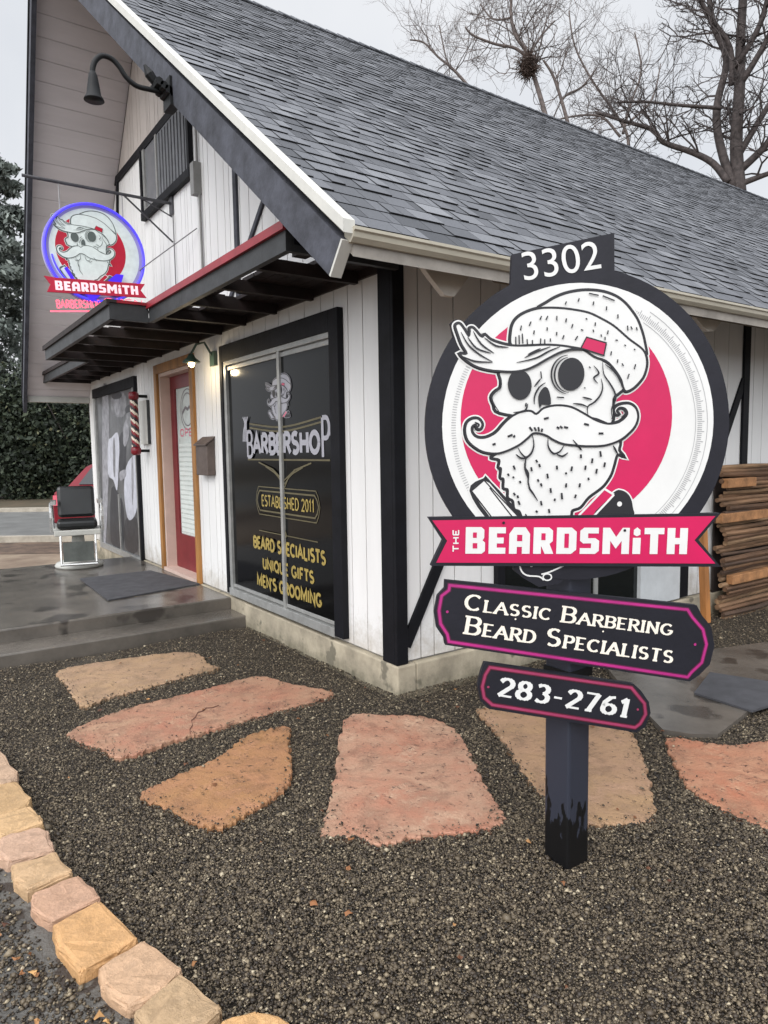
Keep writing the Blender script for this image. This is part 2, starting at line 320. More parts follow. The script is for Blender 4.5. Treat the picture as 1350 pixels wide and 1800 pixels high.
# flagstone outlines (photo pixels traced, placed on the ground)
flag_px = {
 'a': ([(103,1180),(200,1162),(310,1148),(350,1152),(366,1168),(383,1176),(330,1190),(260,1210),(190,1228),(148,1243),(128,1225),(118,1205)], (176,144,108), 'pale tan flagstone nearest the concrete steps'),
 'b': ([(120,1292),(160,1270),(230,1245),(300,1228),(380,1208),(455,1190),(510,1203),(585,1218),(560,1232),(470,1256),(380,1282),(300,1305),(215,1333),(180,1318),(150,1310)], (172,113,90), 'long pink sandstone flagstone with a crack across it'),
 'c': ([(246,1402),(300,1370),(360,1345),(400,1322),(430,1298),(470,1284),(507,1280),(508,1310),(512,1350),(507,1380),(470,1410),(430,1434),(385,1456),(340,1448),(300,1424)], (168,124,80), 'orange-tan flagstone with a pointed end toward the border'),
 'd': ([(608,1264),(680,1259),(750,1262),(800,1285),(828,1330),(850,1380),(880,1425),(878,1450),(820,1464),(740,1470),(665,1488),(630,1472),(566,1474),(575,1430),(590,1360)], (175,116,92), 'large pink four-sided flagstone in the middle'),
 'e': ([(840,1248),(900,1252),(1010,1268),(1090,1280),(1115,1300),(1135,1350),(1147,1410),(1148,1445),(1090,1450),(1020,1448),(960,1408),(915,1355),(885,1305),(860,1275)], (174,140,104), 'tan flagstone directly behind the sign post'),
 'f': ([(1172,1300),(1230,1306),(1290,1312),(1350,1305),(1460,1310),(1480,1440),(1400,1462),(1335,1454),(1270,1424),(1215,1390),(1190,1350)], (174,108,80), 'orange-red flagstone at the right side of the path')}
flag_polys = []
SAND2 = {'a': (160,130,106), 'b': (166,134,108), 'c': (160,114,84), 'd': (172,142,118), 'e': (160,126,102), 'f': (168,130,102)}
def stone_mat(name, c1, c2, c3, pits=True):
    if pits: c1 = tuple(v*.94 for v in c1)
    m = M(name, c1, .55, .2, 3.2, 0, 20, rgb2=c3); t = m.node_tree; b = t.nodes['Principled BSDF']; co = [n for n in t.nodes if n.type == 'TEX_COORD'][0].outputs['Object']
    base = b.inputs['Base Color'].links[0].from_socket
    def noise(s, d=5, r=.6): n = t.nodes.new('ShaderNodeTexNoise'); n.inputs['Scale'].default_value = s; n.inputs['Detail'].default_value = d; n.inputs['Roughness'].default_value = r; t.links.new(co, n.inputs['Vector']); return n.outputs['Fac']
    def ramp(f, a, bb): r = t.nodes.new('ShaderNodeValToRGB'); r.color_ramp.elements[0].position = a; r.color_ramp.elements[1].position = bb; t.links.new(f, r.inputs[0]); return r.outputs[0]
    def mix(fac, a, col, k=1.): x = t.nodes.new('ShaderNodeMix'); x.data_type = 'RGBA'; t.links.new(fac, x.inputs[0]); t.links.new(a, x.inputs[6]); x.inputs[7].default_value = (*lin(col), 1); return x.outputs[2]
    f1 = ramp(noise(9, 9, .8), .47, .66); o = mix(f1, base, tuple(v*.66 for v in c1))
    f2 = ramp(noise(4.5, 9, .85), .52, .68); o = mix(f2, o, tuple(min(235, v*1.16+8) for v in c3))
    f3 = ramp(noise(34, 5, .75), .585 if pits else .66, .66 if pits else .8); o = mix(f3, o, tuple(v*(.5 if pits else .7) for v in c1))
    t.links.new(o, b.inputs['Base Color'])
    s1 = noise(7, 9, .72); bp1 = t.nodes.new('ShaderNodeBump'); bp1.inputs['Strength'].default_value = .9; bp1.inputs['Distance'].default_value = .02; t.links.new(s1, bp1.inputs['Height'])
    bp2 = t.nodes.new('ShaderNodeBump'); bp2.invert = True; bp2.inputs['Strength'].default_value = .6; bp2.inputs['Distance'].default_value = .006; t.links.new(f3, bp2.inputs['Height']); s3_ = noise(75, 4, .7); bp3 = t.nodes.new('ShaderNodeBump'); bp3.inputs['Strength'].default_value = .5; bp3.inputs['Distance'].default_value = .004; t.links.new(s3_, bp3.inputs['Height']); t.links.new(bp1.outputs[0], bp3.inputs['Normal']); t.links.new(bp3.outputs[0], bp2.inputs['Normal']); t.links.new(bp2.outputs[0], b.inputs['Normal'])
    return m
for k, (px, colr, lab) in flag_px.items():
    poly = [np.array(Z(*p, GZ+.006)) for p in cat(px, 4, True)]
    dense = []
    for i_ in range(len(poly)):
        for t_ in (0, .25, .5, .75): dense.append(poly[i_]+(poly[(i_+1) % len(poly)]-poly[i_])*t_)
    ph_ = rng.uniform(0, 6, 3); poly = [p+rng.normal(0, .0018, 2)+.006*np.array([math.sin(j_*.9+ph_[0])+math.sin(j_*2.3+ph_[1]), math.cos(j_*1.1+ph_[2])]) for j_, p in enumerate(dense)]; flag_polys.append([tuple(p) for p in poly])
    c = np.mean(poly, 0); mb = MB()
    # top surface: rings shrinking inwards with slight relief
    n = len(poly); rings = []
    for s_, dz in ((1, -.03), (1, -.004), (.992, .001), (.97, .002)):
        rings.append([(c[0]+(p[0]-c[0])*s_, c[1]+(p[1]-c[1])*s_, GZ+.012+dz) for p in poly])
    V = [p for r in rings for p in r]; fs = []
    for r in range(len(rings)-1):
        for i in range(n): fs.append((r*n+i, r*n+(i+1) % n, (r+1)*n+(i+1) % n, (r+1)*n+i))
    fs += [tuple((len(rings)-1)*n+i for i in t_) for t_ in tessellate_polygon([[Vector(p) for p in rings[-1]]])]
    mb.add(V, fs)
    c2 = tuple(int(v*.8+14) for v in (colr[0]*.96, colr[1]*1.0, colr[2]*.98))
    m = stone_mat('sandstone_'+k, colr, c2, SAND2[k])
    o = mb.build('flagstone', m, smooth=False); recenter(o, (c[0], c[1], GZ)); tag(o, lab, 'flagstone', 'sandstone flagstones set in the gravel')

# border blocks
blocks = [
 ([(-130,395),(0,420),(58,492),(60,520),(0,540),(-130,500)], (196,170,140), 'buff border block at the left picture edge, farthest of the row'),
 ([(-120,520),(58,527),(102,580),(96,606),(0,640),(-120,620)], (190,158,100), 'mottled yellow border block, second farthest of the row'),
 ([(-60,652),(95,612),(137,636),(143,668),(10,714),(-60,690)], (210,176,116), 'thin straw-yellow border block between mottled and mauve ones'),
 ([(-10,722),(120,678),(162,690),(184,752),(25,802),(-8,770)], (198,166,140), 'mauve-grey border block just beyond the buff speckled one'),
 ([(40,806),(190,762),(243,835),(92,900),(46,860)], (200,170,120), 'buff speckled border block beyond the pinkish one'),
 ([(104,908),(268,838),(342,916),(170,1004),(108,950)], (196,156,126), 'pinkish border block just beyond the orange one'),
 ([(178,1012),(343,936),(468,1050),(400,1100),(275,1172),(196,1085)], (216,164,92), 'bright orange-yellow border block'),
 ([(332,1152),(490,1054),(617,1160),(548,1230),(436,1292),(345,1215)], (206,172,132), 'cream border block between the orange and olive-tan ones'),
 ([(455,1302),(602,1178),(748,1288),(742,1312),(620,1420),(520,1390)], (176,154,110), 'olive-tan border block with flat top'),
 ([(740,1352),(872,1294),(990,1346),(1010,1400),(900,1470),(760,1440)], (222,172,96), 'yellow border block cut off by the bottom picture edge')]
ZT = .0
for i, (pz, colr, lab) in enumerate(blocks):
    px = [Bz(*p) for p in pz]; poly = [np.array(Z(*p, ZT)) for p in px]
    a = sum(poly[q][0]*poly[(q+1) % len(poly)][1]-poly[(q+1) % len(poly)][0]*poly[q][1] for q in range(len(poly)))
    if a < 0: poly = poly[::-1]
    c = np.mean(poly, 0)
    bm = bmesh.new()
    poly = [c+(p-c)*1.02 for p in poly]
    top = [bm.verts.new((p[0], p[1], ZT+rng.normal(0, .003))) for p in poly]; bot = [bm.verts.new((*(c+(p-c)*1.05), -.12)) for p in poly]
    bm.faces.new(top); bm.faces.new(bot[::-1]); n = len(poly)
    for q in range(n): bm.faces.new((top[q], bot[q], bot[(q+1) % n], top[(q+1) % n]))
    bmesh.ops.bevel(bm, geom=[e for e in bm.edges], offset=.016, segments=2, profile=.6, affect='EDGES')
    bmesh.ops.triangulate(bm, faces=bm.faces[:]); bmesh.ops.subdivide_edges(bm, edges=bm.edges[:], cuts=2, use_grid_fill=True)
    for v in bm.verts:
        q = v.co; d = .005*math.sin(q.x*41+i*3)*math.cos(q.y*37+i)+.003*math.sin(q.x*97+q.z*60)*math.sin(q.y*113)+.0016*math.sin(q.x*230+i)*math.sin(q.y*210+q.z*190)
        v.co += Vector((q.x-c[0], q.y-c[1], .06)).normalized()*(d+rng.normal(0, .0012))
    me = bpy.data.meshes.new('border_block'); bm.to_mesh(me); bm.free(); o = bpy.data.objects.new('border_block', me); COL.objects.link(o); ORG[o.name] = np.zeros(3)
    c2 = tuple(int(v) for v in (colr[0]*.86, colr[1]*.84, colr[2]*.84))
    colr = tuple(v*.58+w_*.40+6 for v, w_ in zip(colr, (202, 158, 130))); me.materials.append(stone_mat('border_stone_%d' % i, tuple(v*.93 for v in colr), None, tuple(v*.88 for v in colr), pits=False))
    recenter(o, (c[0], c[1], -.1)); tag(o, lab, 'border block', 'stone blocks edging the gravel')

fs_b = [o for o in COL.objects if o.get('label', '').startswith('long pink')][0]
mb = MB(); cpx = [(335,1290),(333,1282),(338,1274),(336,1266),(343,1260),(347,1252),(356,1249),(362,1244),(374,1243),(384,1239)]
top_ = [Z(a, b, GZ+.015) for a, b in cpx]; bot_ = [Z(a+1.2, b+1.5, GZ+.015) for a, b in cpx]; n_ = len(top_)
mb.add([(a, b, GZ+.0155) for a, b in top_]+[(a, b, GZ+.0155) for a, b in bot_], [(i, i+1, i+1+n_, i+n_) for i in range(n_-1)]); mb.build('crack', M('crack_shadow_brown', (86, 52, 40), .9, 0), fs_b)
# ---------------------------------------------------------------- loose gravel (stuff)
def pebbles(name, centres, size, zfun, mat, seed=1, sink=.25, flat=.6):
    r = np.random.default_rng(seed); n = len(centres)
    base = np.array([(1,0,0),(-1,0,0),(0,1,0),(0,-1,0),(0,0,1),(0,0,-1)], float)
    fc = np.array([(0,2,4),(2,1,4),(1,3,4),(3,0,4),(2,0,5),(1,2,5),(3,1,5),(0,3,5)])
    V = base[None]*(1+r.uniform(-.35, .35, (n, 6, 1)))
    sz = size*r.lognormal(0, .38, n); sc3 = np.stack([sz, sz*r.uniform(.6, 1, n), sz*flat*r.uniform(.7, 1.2, n)], 1)
    V = V*sc3[:, None]; a = r.uniform(0, 6.28, n); t = r.uniform(-.6, .6, n)
    ct, st = np.cos(t)[:, None], np.sin(t)[:, None]; y, z = V[..., 1]*ct-V[..., 2]*st, V[..., 1]*st+V[..., 2]*ct; V[..., 1], V[..., 2] = y, z
    ca, sa = np.cos(a)[:, None], np.sin(a)[:, None]; x, y = V[..., 0]*ca-V[..., 1]*sa, V[..., 0]*sa+V[..., 1]*ca; V[..., 0], V[..., 1] = x, y
    V[..., 0] += centres[:, 0:1]; V[..., 1] += centres[:, 1:2]; V[..., 2] += (zfun(centres[:, 0], centres[:, 1])+sz*sink)[:, None]
    Fa = (fc[None]+np.arange(n)[:, None, None]*6).reshape(-1)
    me = bpy.data.meshes.new(name); me.vertices.add(n*6); me.vertices.foreach_set('co', V.reshape(-1))
    me.loops.add(n*24); me.loops.foreach_set('vertex_index', Fa.astype(np.int32)); me.polygons.add(n*8)
    me.polygons.foreach_set('loop_start', np.arange(0, n*24, 3, dtype=np.int32)); me.polygons.foreach_set('loop_total', np.full(n*8, 3, np.int32))
    me.update(calc_edges=True); at = me.attributes.new('tone', 'FLOAT', 'FACE'); at.data.foreach_set('value', np.repeat(r.random(n), 8))
    me.materials.append(mat); o = bpy.data.objects.new(name, me); COL.objects.link(o); ORG[o.name] = np.zeros(3); return o
def proj(P):
    d = P-CAM; z = d@FW; return 675+F*(d@RT)/z, 900-F*(d@UP)/z, z
def scatter(n, power=1.3, x0=-2.0, x1=4.2, y0=-2.4, y1=6):
    P = np.stack([rng.uniform(x0, x1, n), rng.uniform(y0, y1, n)], 1); P3 = np.c_[P, np.full(n, GZ)]
    px, py, z = proj(P3); ok = (z > .5) & (px > -420) & (px < 1900) & (py < 2500) & in_poly(P, gp) & (rng.random(n) < np.minimum(1, (2.2/np.maximum(z, .3))**power))
    for fp in flag_polys:
        c = np.mean(fp, 0); ok &= ~in_poly(P, [tuple(c+(np.array(q)-c)*.985) for q in fp])
    ok &= ~((P[:, 0] < .02) & (P[:, 1] > .0))
    return P[ok]
gravel_mat = tone_mat('mixed_gravel', [(0, (27, 22, 17)), (.35, (60, 51, 41)), (.65, (86, 76, 61)), (.9, (108, 96, 78)), (.97, (140, 127, 104)), (1, (174, 162, 138))], .45, .3, 200)
P = scatter(2300000, 1.7)
o = pebbles('gravel', P, .0041, gz, gravel_mat, 3); tag(o, 'dark mixed gravel covering the bed round the flagstones', 'gravel', kind='stuff')
# a few stones strewn over flagstone edges
q = []
for fp in flag_polys:
    c = np.mean(fp, 0)
    for p in fp[::2]:
        for _ in range(2):
            s_ = 1-abs(rng.normal(0, .07)); q.append(c+(np.array(p)-c)*s_+rng.normal(0, .012, 2))
pebbles('loose_gravel', np.array(q), .004, lambda x, y: np.full(len(x), GZ+.02), gravel_mat, 5); tag(bpy.data.objects['loose_gravel'], 'loose grit strewn on the flagstone edges', 'gravel', kind='stuff')

# asphalt outside the border with litter
mb = MB(); op = bl[:]; A = [(p[0]-.02, p[1]-.02) for p in bl]
pv = A+[(3.5, -4), (-1, -4), (-2.02, -3.3)]
mb.add([(a, b, -.037) for a, b in pv], tessellate_polygon([[Vector((a, b, 0)) for a, b in pv]]))
tag(mb.build('path', M('damp_asphalt', (96, 93, 88), .6, .25, 7, .8, 120, speck=((52, 44, 38), 16, .56), dist=.008)), kind='structure')
n = 5200; t = rng.uniform(0, len(bl)-1.001, n); ii = t.astype(int); Bn = np.array(bl); base = Bn[ii]+(Bn[ii+1]-Bn[ii])*(t-ii)[:, None]
dirn = np.array([-.35, -.94]); P = base+dirn*(.16+np.abs(rng.normal(0, .14, n)))[:, None]+rng.normal(0, .02, (n, 2))
pebbles('grit', P, .005, lambda x, y: np.full(len(x), -.036), gravel_mat, 8); tag(bpy.data.objects['grit'], 'loose grit lying along the outside of the border blocks', 'grit', kind='stuff')
leafm = tone_mat('dry_leaves', [(0, (74, 44, 30)), (.5, (128, 84, 50)), (1, (190, 150, 96))], .7, .3, 60)
mb = MB()
for i in range(70):
    k = rng.uniform(2.2, len(bl)-1.2); j = int(k); b0 = Bn[j]+(Bn[j+1]-Bn[j])*(k-j); c = b0+dirn*(.17+abs(rng.normal(0, .13))); r = rng.uniform(.005, .017); a = rng.uniform(0, 6.28); pts = []
    for q in range(7):
        th = a+q*2*math.pi/7; rr = r*(1 if q % 2 else .5)*(1.4 if q == 0 else 1); pts.append((c[0]+rr*math.cos(th), c[1]+rr*math.sin(th), -.03+rng.uniform(0, .014)))
    pts.append((c[0], c[1], -.02)); mb.add(pts, [(q, (q+1) % 7, 7) for q in range(7)], 0, rng.random())
tag(mb.build('leaf_litter', leafm), 'brown dead leaves scattered beside the border blocks', 'leaves', kind='stuff')

# ---------------------------------------------------------------- far setting on the left
HR = np.array([RT[0], RT[1], 0]); HR /= np.linalg.norm(HR); HF = np.array([FW[0], FW[1], 0]); HF /= np.linalg.norm(HF)
def HP(side, dep, z=0): p = CAM+HF*dep+HR*side; return (p[0], p[1], z)
def band(name, d0, d1, z, m, s0=-30, s1=-2.2, s1b=None):
    mb = MB(); mb.add([HP(s0, d0, z), HP(s1, d0, z), HP(s1b if s1b is not None else s1, d1, z), HP(s0, d1, z)], [(0,1,2,3)]); return tag(mb.build(name, m), kind='structure')
band('parking_lot', 6.0, 10.6, -.17, M('tan_wet_gravel_lot', (150, 134, 114), .55, .25, 1.6, .5, 60, rgb2=(104, 86, 70)), s0=-22, s1=-4.0)
band('verge', 10.6, 12.0, -.166, M('brown_verge', (92, 74, 60), .9, .3, 4, .6, 50), s0=-25, s1=-4.0)
band('road', 12.0, 18.5, -.162, M('grey_asphalt_road', (108, 108, 106), .5, .15, 2, .3, 60), s0=-40, s1=-4.0)
for d_, w_ in ((12.0, .14), (18.4, .16)):
    mb = MB(); p = [HP(-40, d_, -.2), HP(-4, d_, -.2), HP(-4, d_+w_, -.2), HP(-40, d_+w_, -.2)]; mb.hexa(p+[(a, b, -.06) for a, b, c in p])
    tag(mb.build('kerb', M('pale_kerb', (168, 160, 146), .8, .15, 5, .3, 40)), kind='structure')
band('lawn', 18.6, 60, -.155, M('brown_dead_grass', (84, 70, 52), .95, .35, 2, .5, 30, rgb2=(58, 54, 38)), s0=-80, s1=80)
mb = MB()
for i in range(70):
    c = np.array([rng.uniform(-1.8, 2.6), rng.uniform(-2.1, .9)])
    if not in_poly(c[None], gp)[0] or (c[0] < .05 and c[1] > -.05): continue
    r = rng.uniform(.006, .017); a = rng.uniform(0, 6.28); pts = []
    for q in range(7):
        th = a+q*2*math.pi/7; rr = r*(1 if q % 2 else .55)*(1.5 if q == 0 else 1); pts.append((c[0]+rr*math.cos(th), c[1]+rr*math.sin(th), GZ+.016+rng.uniform(0, .01)))
    pts.append((c[0], c[1], GZ+.026)); mb.add(pts, [(q, (q+1) % 7, 7) for q in range(7)], 0, rng.random()*.7)
tag(mb.build('dead_leaf_bits', leafm), 'a few small brown leaf scraps lying on the gravel', 'leaves', kind='stuff')
# orange leaf patch beside the landing
mb = MB()
for i in range(900):
    c = np.array(HP(rng.uniform(-7.5, -4.1), rng.uniform(7.3, 8.9)))[:2]; r = rng.uniform(.02, .05); a = rng.uniform(0, 6.28)
    pts = [(c[0]+r*math.cos(a+q*1.57)*(1 if q % 2 else .6), c[1]+r*math.sin(a+q*1.57)*(1 if q % 2 else .6), -.155+rng.uniform(0, .02)) for q in range(4)]
    mb.add(pts, [(0,1,2,3)], 0, rng.random())
tag(mb.build('fallen_leaves', leafm), 'orange-brown fallen leaves beyond the concrete landing', 'leaves', kind='stuff')

# ---------------------------------------------------------------- concrete landing and steps
st = empty('entrance_steps', (-3.6, -1.5, -.2), 'wet grey concrete landing with one lower step in front of the red door', 'steps')
mb = MB(); mb.box((-5.35, -3.6, -.2), (-2.38, -.012, .13)); mb.build('landing', wet_conc, st, bevel=.012)
mb = MB(); mb.box((-2.383, -3.7, -.2), (-2.06, -.012, .032)); mb.build('lower_step', wet_conc, st, bevel=.012)
def mat_on(poly, z, lab, name='door_mat'):
    mb = MB(); mb.prism([(a, b, z+.012) for a, b in poly], (0, 0, -.011)); o = mb.build(name, M('charcoal_rubber_mat', (66, 66, 70), .85, .15, 8, .6, 220), bevel=.003)
    c = np.mean(np.array(poly), 0); recenter(o, (c[0], c[1], z)); return tag(o, lab, 'door mat')
mat_on([Z(*p, .14) for p in ((140,1017),(265,1003),(352,1026),(190,1055))], .131, 'charcoal ribbed door mat on the landing before the red door')
pad_px = [(1060,1165),(1110,1225),(1165,1282),(1215,1290),(1262,1291),(1308,1255),(1350,1222),(1480,1190),(1480,1150),(1350,1128),(1260,1140),(1160,1140)]
mb = MB(); pp = [Z(*p, -.02) for p in pad_px]
mb.prism([(a, b, -.02) for a, b in pp], (0, 0, -.12)); o = mb.build('concrete_pad', wet_conc, bevel=.008); tag(o, kind='structure'); 
mat_on([Z(*p, -.01) for p in ((1248,1182),(1350,1198),(1440,1215),(1322,1250),(1220,1218))], -.019, 'dark mat on the concrete pad by the side door')

# ---------------------------------------------------------------- the shop building
B = empty('shop_building', (-3.6, 6, -.2), 'white board-sided barbershop with grey shingle gable roof and black corner trim', 'building')
XL, ZW = -7.30, .15
KX, KZ, KY = -4.065, 6.10, -.949
EX, EZ, EY = .81, 2.22, -.80
LX, LZ = -7.34, 2.185
YB = 15.
def zr(x):   # roof underside at x
    return min(EZ-.13+(KZ-EZ)/(EX-KX)*(EX-x), LZ-.13+(KZ-LZ)/(KX-LX)*(x-LX))
door_x0, door_x1, door_z0, door_z1 = -4.13, -3.17, .17, 2.16
def boards(xs, zlo, zhi, mi_f, mb, holes=()):
    """vertical boards between successive xs on the gable plane (front at y=0), 9 mm gaps showing the backing"""
    for a, b in zip(xs[:-1], xs[1:]):
        g = .004; a2, b2 = a+g, b-g; spans = [(zlo(a2), zhi(a2), zlo(b2), zhi(b2))]
        for (h0, h1, hz0, hz1) in holes:
            if a >= h0-1e-6 and b <= h1+1e-6:
                new = []
                for s in spans: new += [(s[0], hz0, s[2], hz0), (hz1, s[1], hz1, s[3])]
                spans = new
        for za0, za1, zb0, zb1 in spans:
            if za1-za0 < .01 and zb1-zb0 < .01: continue
            mb.hexa([(a2,0,za0),(b2,0,zb0),(b2,.016,zb0),(a2,.016,za0),(a2,0,max(za1,za0+.001)),(b2,0,max(zb1,zb0+.001)),(b2,.016,max(zb1,zb0+.001)),(a2,.016,max(za1,za0+.001))], mi_f)
def splits(a, b, step, force=()):
    xs = [a]; x = a
    while x < b-step*1.3:
        x += step*random.choice((.62, 1, 1, 1.35)); xs.append(x)
    xs.append(b)
    for f in force:
        xs = [x for x in xs if abs(x-f) > .035 or x in (a, b)]+[f]
    return sorted(xs)
xs = splits(XL, 0, .16, (door_x0, door_x1, KX))
SPLIT = 4.42
mb = MB(); boards(xs, lambda x: ZW, lambda x: min(SPLIT, zr(x)), 0, mb, [(door_x0, door_x1, .0, door_z1)])
mb.build('gable_wall', white_paint, B)
mb = MB(); xu = [x for x in xs if zr(x) > SPLIT+.02]
boards(xu, lambda x: SPLIT+.001, lambda x: max(SPLIT+.002, zr(x)), 0, mb); mb.build('upper_gable', upper_paint, B)
# backing that closes the gaps
dk = M('groove_shadow_board', (128, 126, 122), .8, 0)
mb = MB()
def gable_poly(x0, x1, y): 
    xsx = [x0]+([KX] if x0 < KX < x1 else [])+[x1]
    return xsx
for a, b in ((XL, door_x0), (door_x1, 0)):
    P = [(a,.012,ZW-.02),(b,.012,ZW-.02),(b,.012,zr(b))]+([(KX,.012,zr(KX))] if a < KX < b else [])+[(a,.012,zr(a))]; mb.prism(P, (0,.05,0))
P = [(door_x0,.012,door_z1),(door_x1,.012,door_z1),(door_x1,.012,zr(door_x1)),(KX,.012,zr(KX)),(door_x0,.012,zr(door_x0))]; mb.prism(P, (0,.05,0))
mb.build('wall_backing', dk, B)
# side wall boards (plane x = 0, outside x > 0)
mb = MB(); ys = splits(.0, YB, .16); 
for a, b in zip(ys[:-1], ys[1:]): mb.box((-.016, a+.004, ZW), (0, b-.004, 2.74))
mb.build('side_wall', side_paint, B)
mb = MB(); mb.box((-.07, .062, ZW-.02), (-.012, YB, 2.75)); mb.box((XL, .062, -.2), (XL+.05, YB, 2.1)); mb.prism([(XL,YB,-.2),(0,YB,-.2),(0,YB,zr(0)),(KX,YB,zr(KX)),(XL,YB,zr(XL))], (0,.05,0)); mb.build('wall_backing', dk, B)
# foundation
mb = MB(); mb.box((-2.06, -.035, -.2), (.035, 0.1, ZW-.012)); mb.box((-.1, .1, -.2), (.035, YB, ZW-.012)); mb.box((XL, -.02, -.2), (-2.06, .1, ZW-.014))
mb.build('foundation', concrete, B, bevel=.01)
# corner board and trims
mb = MB(); mb.box((-.118, -.03, ZW-.01), (-.0, .0, 2.6)); mb.box((0, -.03, ZW-.01), (.024, .05, 2.6)); mb.build('corner_board', black_paint, B, bevel=.004)
mb = MB()
def trim_side(p0, p1, w, x=.02, mbx=None):   # board on the side wall between two photo points
    (y0, z0), (y1, z1) = S(*p0), S(*p1); d = np.array([y1-y0, z1-z0]); d /= np.linalg.norm(d); n_ = np.array([-d[1], d[0]])*w/2
    q = [(0, y0+n_[0], z0+n_[1]), (0, y0-n_[0], z0-n_[1]), (0, y1-n_[0], z1-n_[1]), (0, y1+n_[0], z1+n_[1])]; (mbx or mb).prism([(x, a[1], a[2]) for a in q], (-x+.001, 0, 0))
trim_side((711,1135),(782,960), .07, .018); mb.build('brace_board', black_paint, B)
mb = MB(); y0, _ = S(1308, 700); mb.box((0, y0-.045, ZW), (.022, y0+.045, 2.7)); mb.build('timber_post', black_paint, B)
mb = MB(); trim_side((1306,668),(1262,800), .07, .017); mb.build('brace_board', black_paint, B)
# dark head beam under the eave at the corner
mb = MB(); mb.box((.001, -.655, 2.335), (.1, -.0325, 2.54)); mb.build('head_beam', black_paint, B)
# gable timbering
def wall_strip(p0, p1, w, y=-.02, mbx=None, back=.0):
    (x0, z0), (x1, z1) = G(*p0), G(*p1); d = np.array([x1-x0, z1-z0]); d /= np.linalg.norm(d); n_ = np.array([-d[1], d[0]])*w/2
    mbx.prism([(x0+n_[0], y, z0+n_[1]), (x1+n_[0], y, z1+n_[1]), (x1-n_[0], y, z1-n_[1]), (x0-n_[0], y, z0-n_[1])], (0, back-y-.001, 0))
xv = G(416, 340)[0]; mb = MB(); mb.box((xv-.03, -.021, 2.42), (xv+.03, -.001, zr(xv)-.03)); mb.build('timber_strip', slate_paint, B)
(xa_, za_), (xb_, zb_2) = G(466, 352), G(436, 440); k_ = 0.
while za_+(za_-zb_2)*(k_+.05) < zr(xa_+(xa_-xb_)*(k_+.05))-.05 and k_ < 4: k_ += .05
xt_, zt_2 = xa_+(xa_-xb_)*k_, za_+(za_-zb_2)*k_; kb = (zb_2-2.42)/(za_-zb_2); xl_ = xb_-(xa_-xb_)*kb
mb = MB(); mb.prism([(xl_-.03, -.02, 2.42), (xt_-.03, -.02, zt_2), (xt_+.03, -.02, zt_2), (xl_+.03, -.02, 2.42)], (0, .019, 0)); mb.build('timber_strip', slate_paint, B)
mb = MB(); x0, z0 = G(213, 278); x1, z1 = G(287, 197); mb.box((-5.9, -.022, SPLIT-.01), (-2.9, -.001, SPLIT+.07)); mb.build('belt_board', black_paint, B)
mb = MB(); wall_strip((208,318),(208,400), .05, -.02, mb); mb.build('timber_strip', black_paint, B)
# upper window with closed slatted shutter
uw = empty('x', (0,0,0), None, None); bpy.data.objects.remove(uw)
ux0, _ = G(256, 320); ux1, _ = G(336, 260); uz0, uz1 = 3.80, SPLIT-.012
mb = MB(); w = .05
mb.box((ux0-w, -.05, uz0-.07), (ux1+w, -.001, uz0)); mb.box((ux0-w, -.045, uz0), (ux0, -.001, uz1)); mb.box((ux1, -.045, uz0), (ux1+w, -.001, uz1))
wf = mb.build('upper_window', black_paint, B)
mb = MB(); mb.box((ux0, -.03, uz0), (ux0+.06, -.001, uz1)); mb.box((ux0+.42, -.03, uz0), (ux0+.46, -.001, uz1)); mb.box((ux0+.06, -.028, uz0), (ux0+.42, -.001, uz0+.03)); mb.build('sash', alu, wf)
mb = MB(); mb.box((ux0+.06, -.012, uz0), (ux0+.42, -.001, uz1)); mb.build('pane', M('grey_upper_glass', (112,114,118), .2, .1, 4), wf)
mb = MB(); x = ux0+.46; 
mb.box((x, -.016, uz0), (ux1, -.001, uz1)); k = x+.03
while k < ux1-.03: mb.box((k, -.026, uz0+.02), (k+.05, -.0165, uz1-.02)); k += .085
mb.build('shutter', M('grey_shutter_paint', (104,106,110), .6, .15, 8, .3, 40), wf)
# conduit and junction box
mb = MB(); x0, z0 = G(351, 310); mb.box((x0-.04, -.07, z0-.16), (x0+.04, -.001, z0+.1)); mb.tube([(x0+.03, -.02, z0-.16), (x0+.05, -.02, 2.45)], .012, 6); mb.tube([(x0, -.02, z0+.1), (x0, -.02, z0+.6)], .012, 6)
mb.build('conduit', M('grey_conduit', (132,132,130), .5, .1), B)

# --- roof
nrm = np.array([-(KZ-EZ), 0, -(EX-KX)]); nrm = np.array([(KZ-EZ), 0, (EX-KX)])/np.hypot(KZ-EZ, EX-KX)   # outward normal right slope
nl = np.array([-(KZ-LZ), 0, (KX-LX)])/np.hypot(KZ-LZ, KX-LX)
th = .10
mb = MB()
mb.hexa([(EX,EY+.02,EZ-th-.02),(KX,KY+.02,KZ-th-.02),(KX,YB+.6,KZ-th-.02),(EX,YB+.6,EZ-th-.02),(EX,EY+.02,EZ-.02),(KX,KY+.02,KZ-.02),(KX,YB+.6,KZ-.02),(EX,YB+.6,EZ-.02)])
mb.hexa([(LX,EY+.02,LZ-th+.03),(LX,YB+.6,LZ-th+.03),(KX-.004,YB+.6,KZ-th+.03),(KX-.004,KY+.02,KZ-th+.03),(LX,EY+.02,LZ),(LX,YB+.6,LZ),(KX-.004,YB+.6,KZ),(KX-.004,KY+.02,KZ)])
roof = mb.build('roof', M('roof_deck_timber', (150,144,136), .8, .15, 6), B)
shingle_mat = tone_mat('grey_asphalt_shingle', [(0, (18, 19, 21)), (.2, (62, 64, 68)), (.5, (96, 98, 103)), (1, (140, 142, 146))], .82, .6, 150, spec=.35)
mb = MB(); SL = math.hypot(KZ-EZ, EX-KX); sd = np.array([KX-EX, 0, KZ-EZ])/SL; exposure = .122; rows = int(SL/exposure)+1
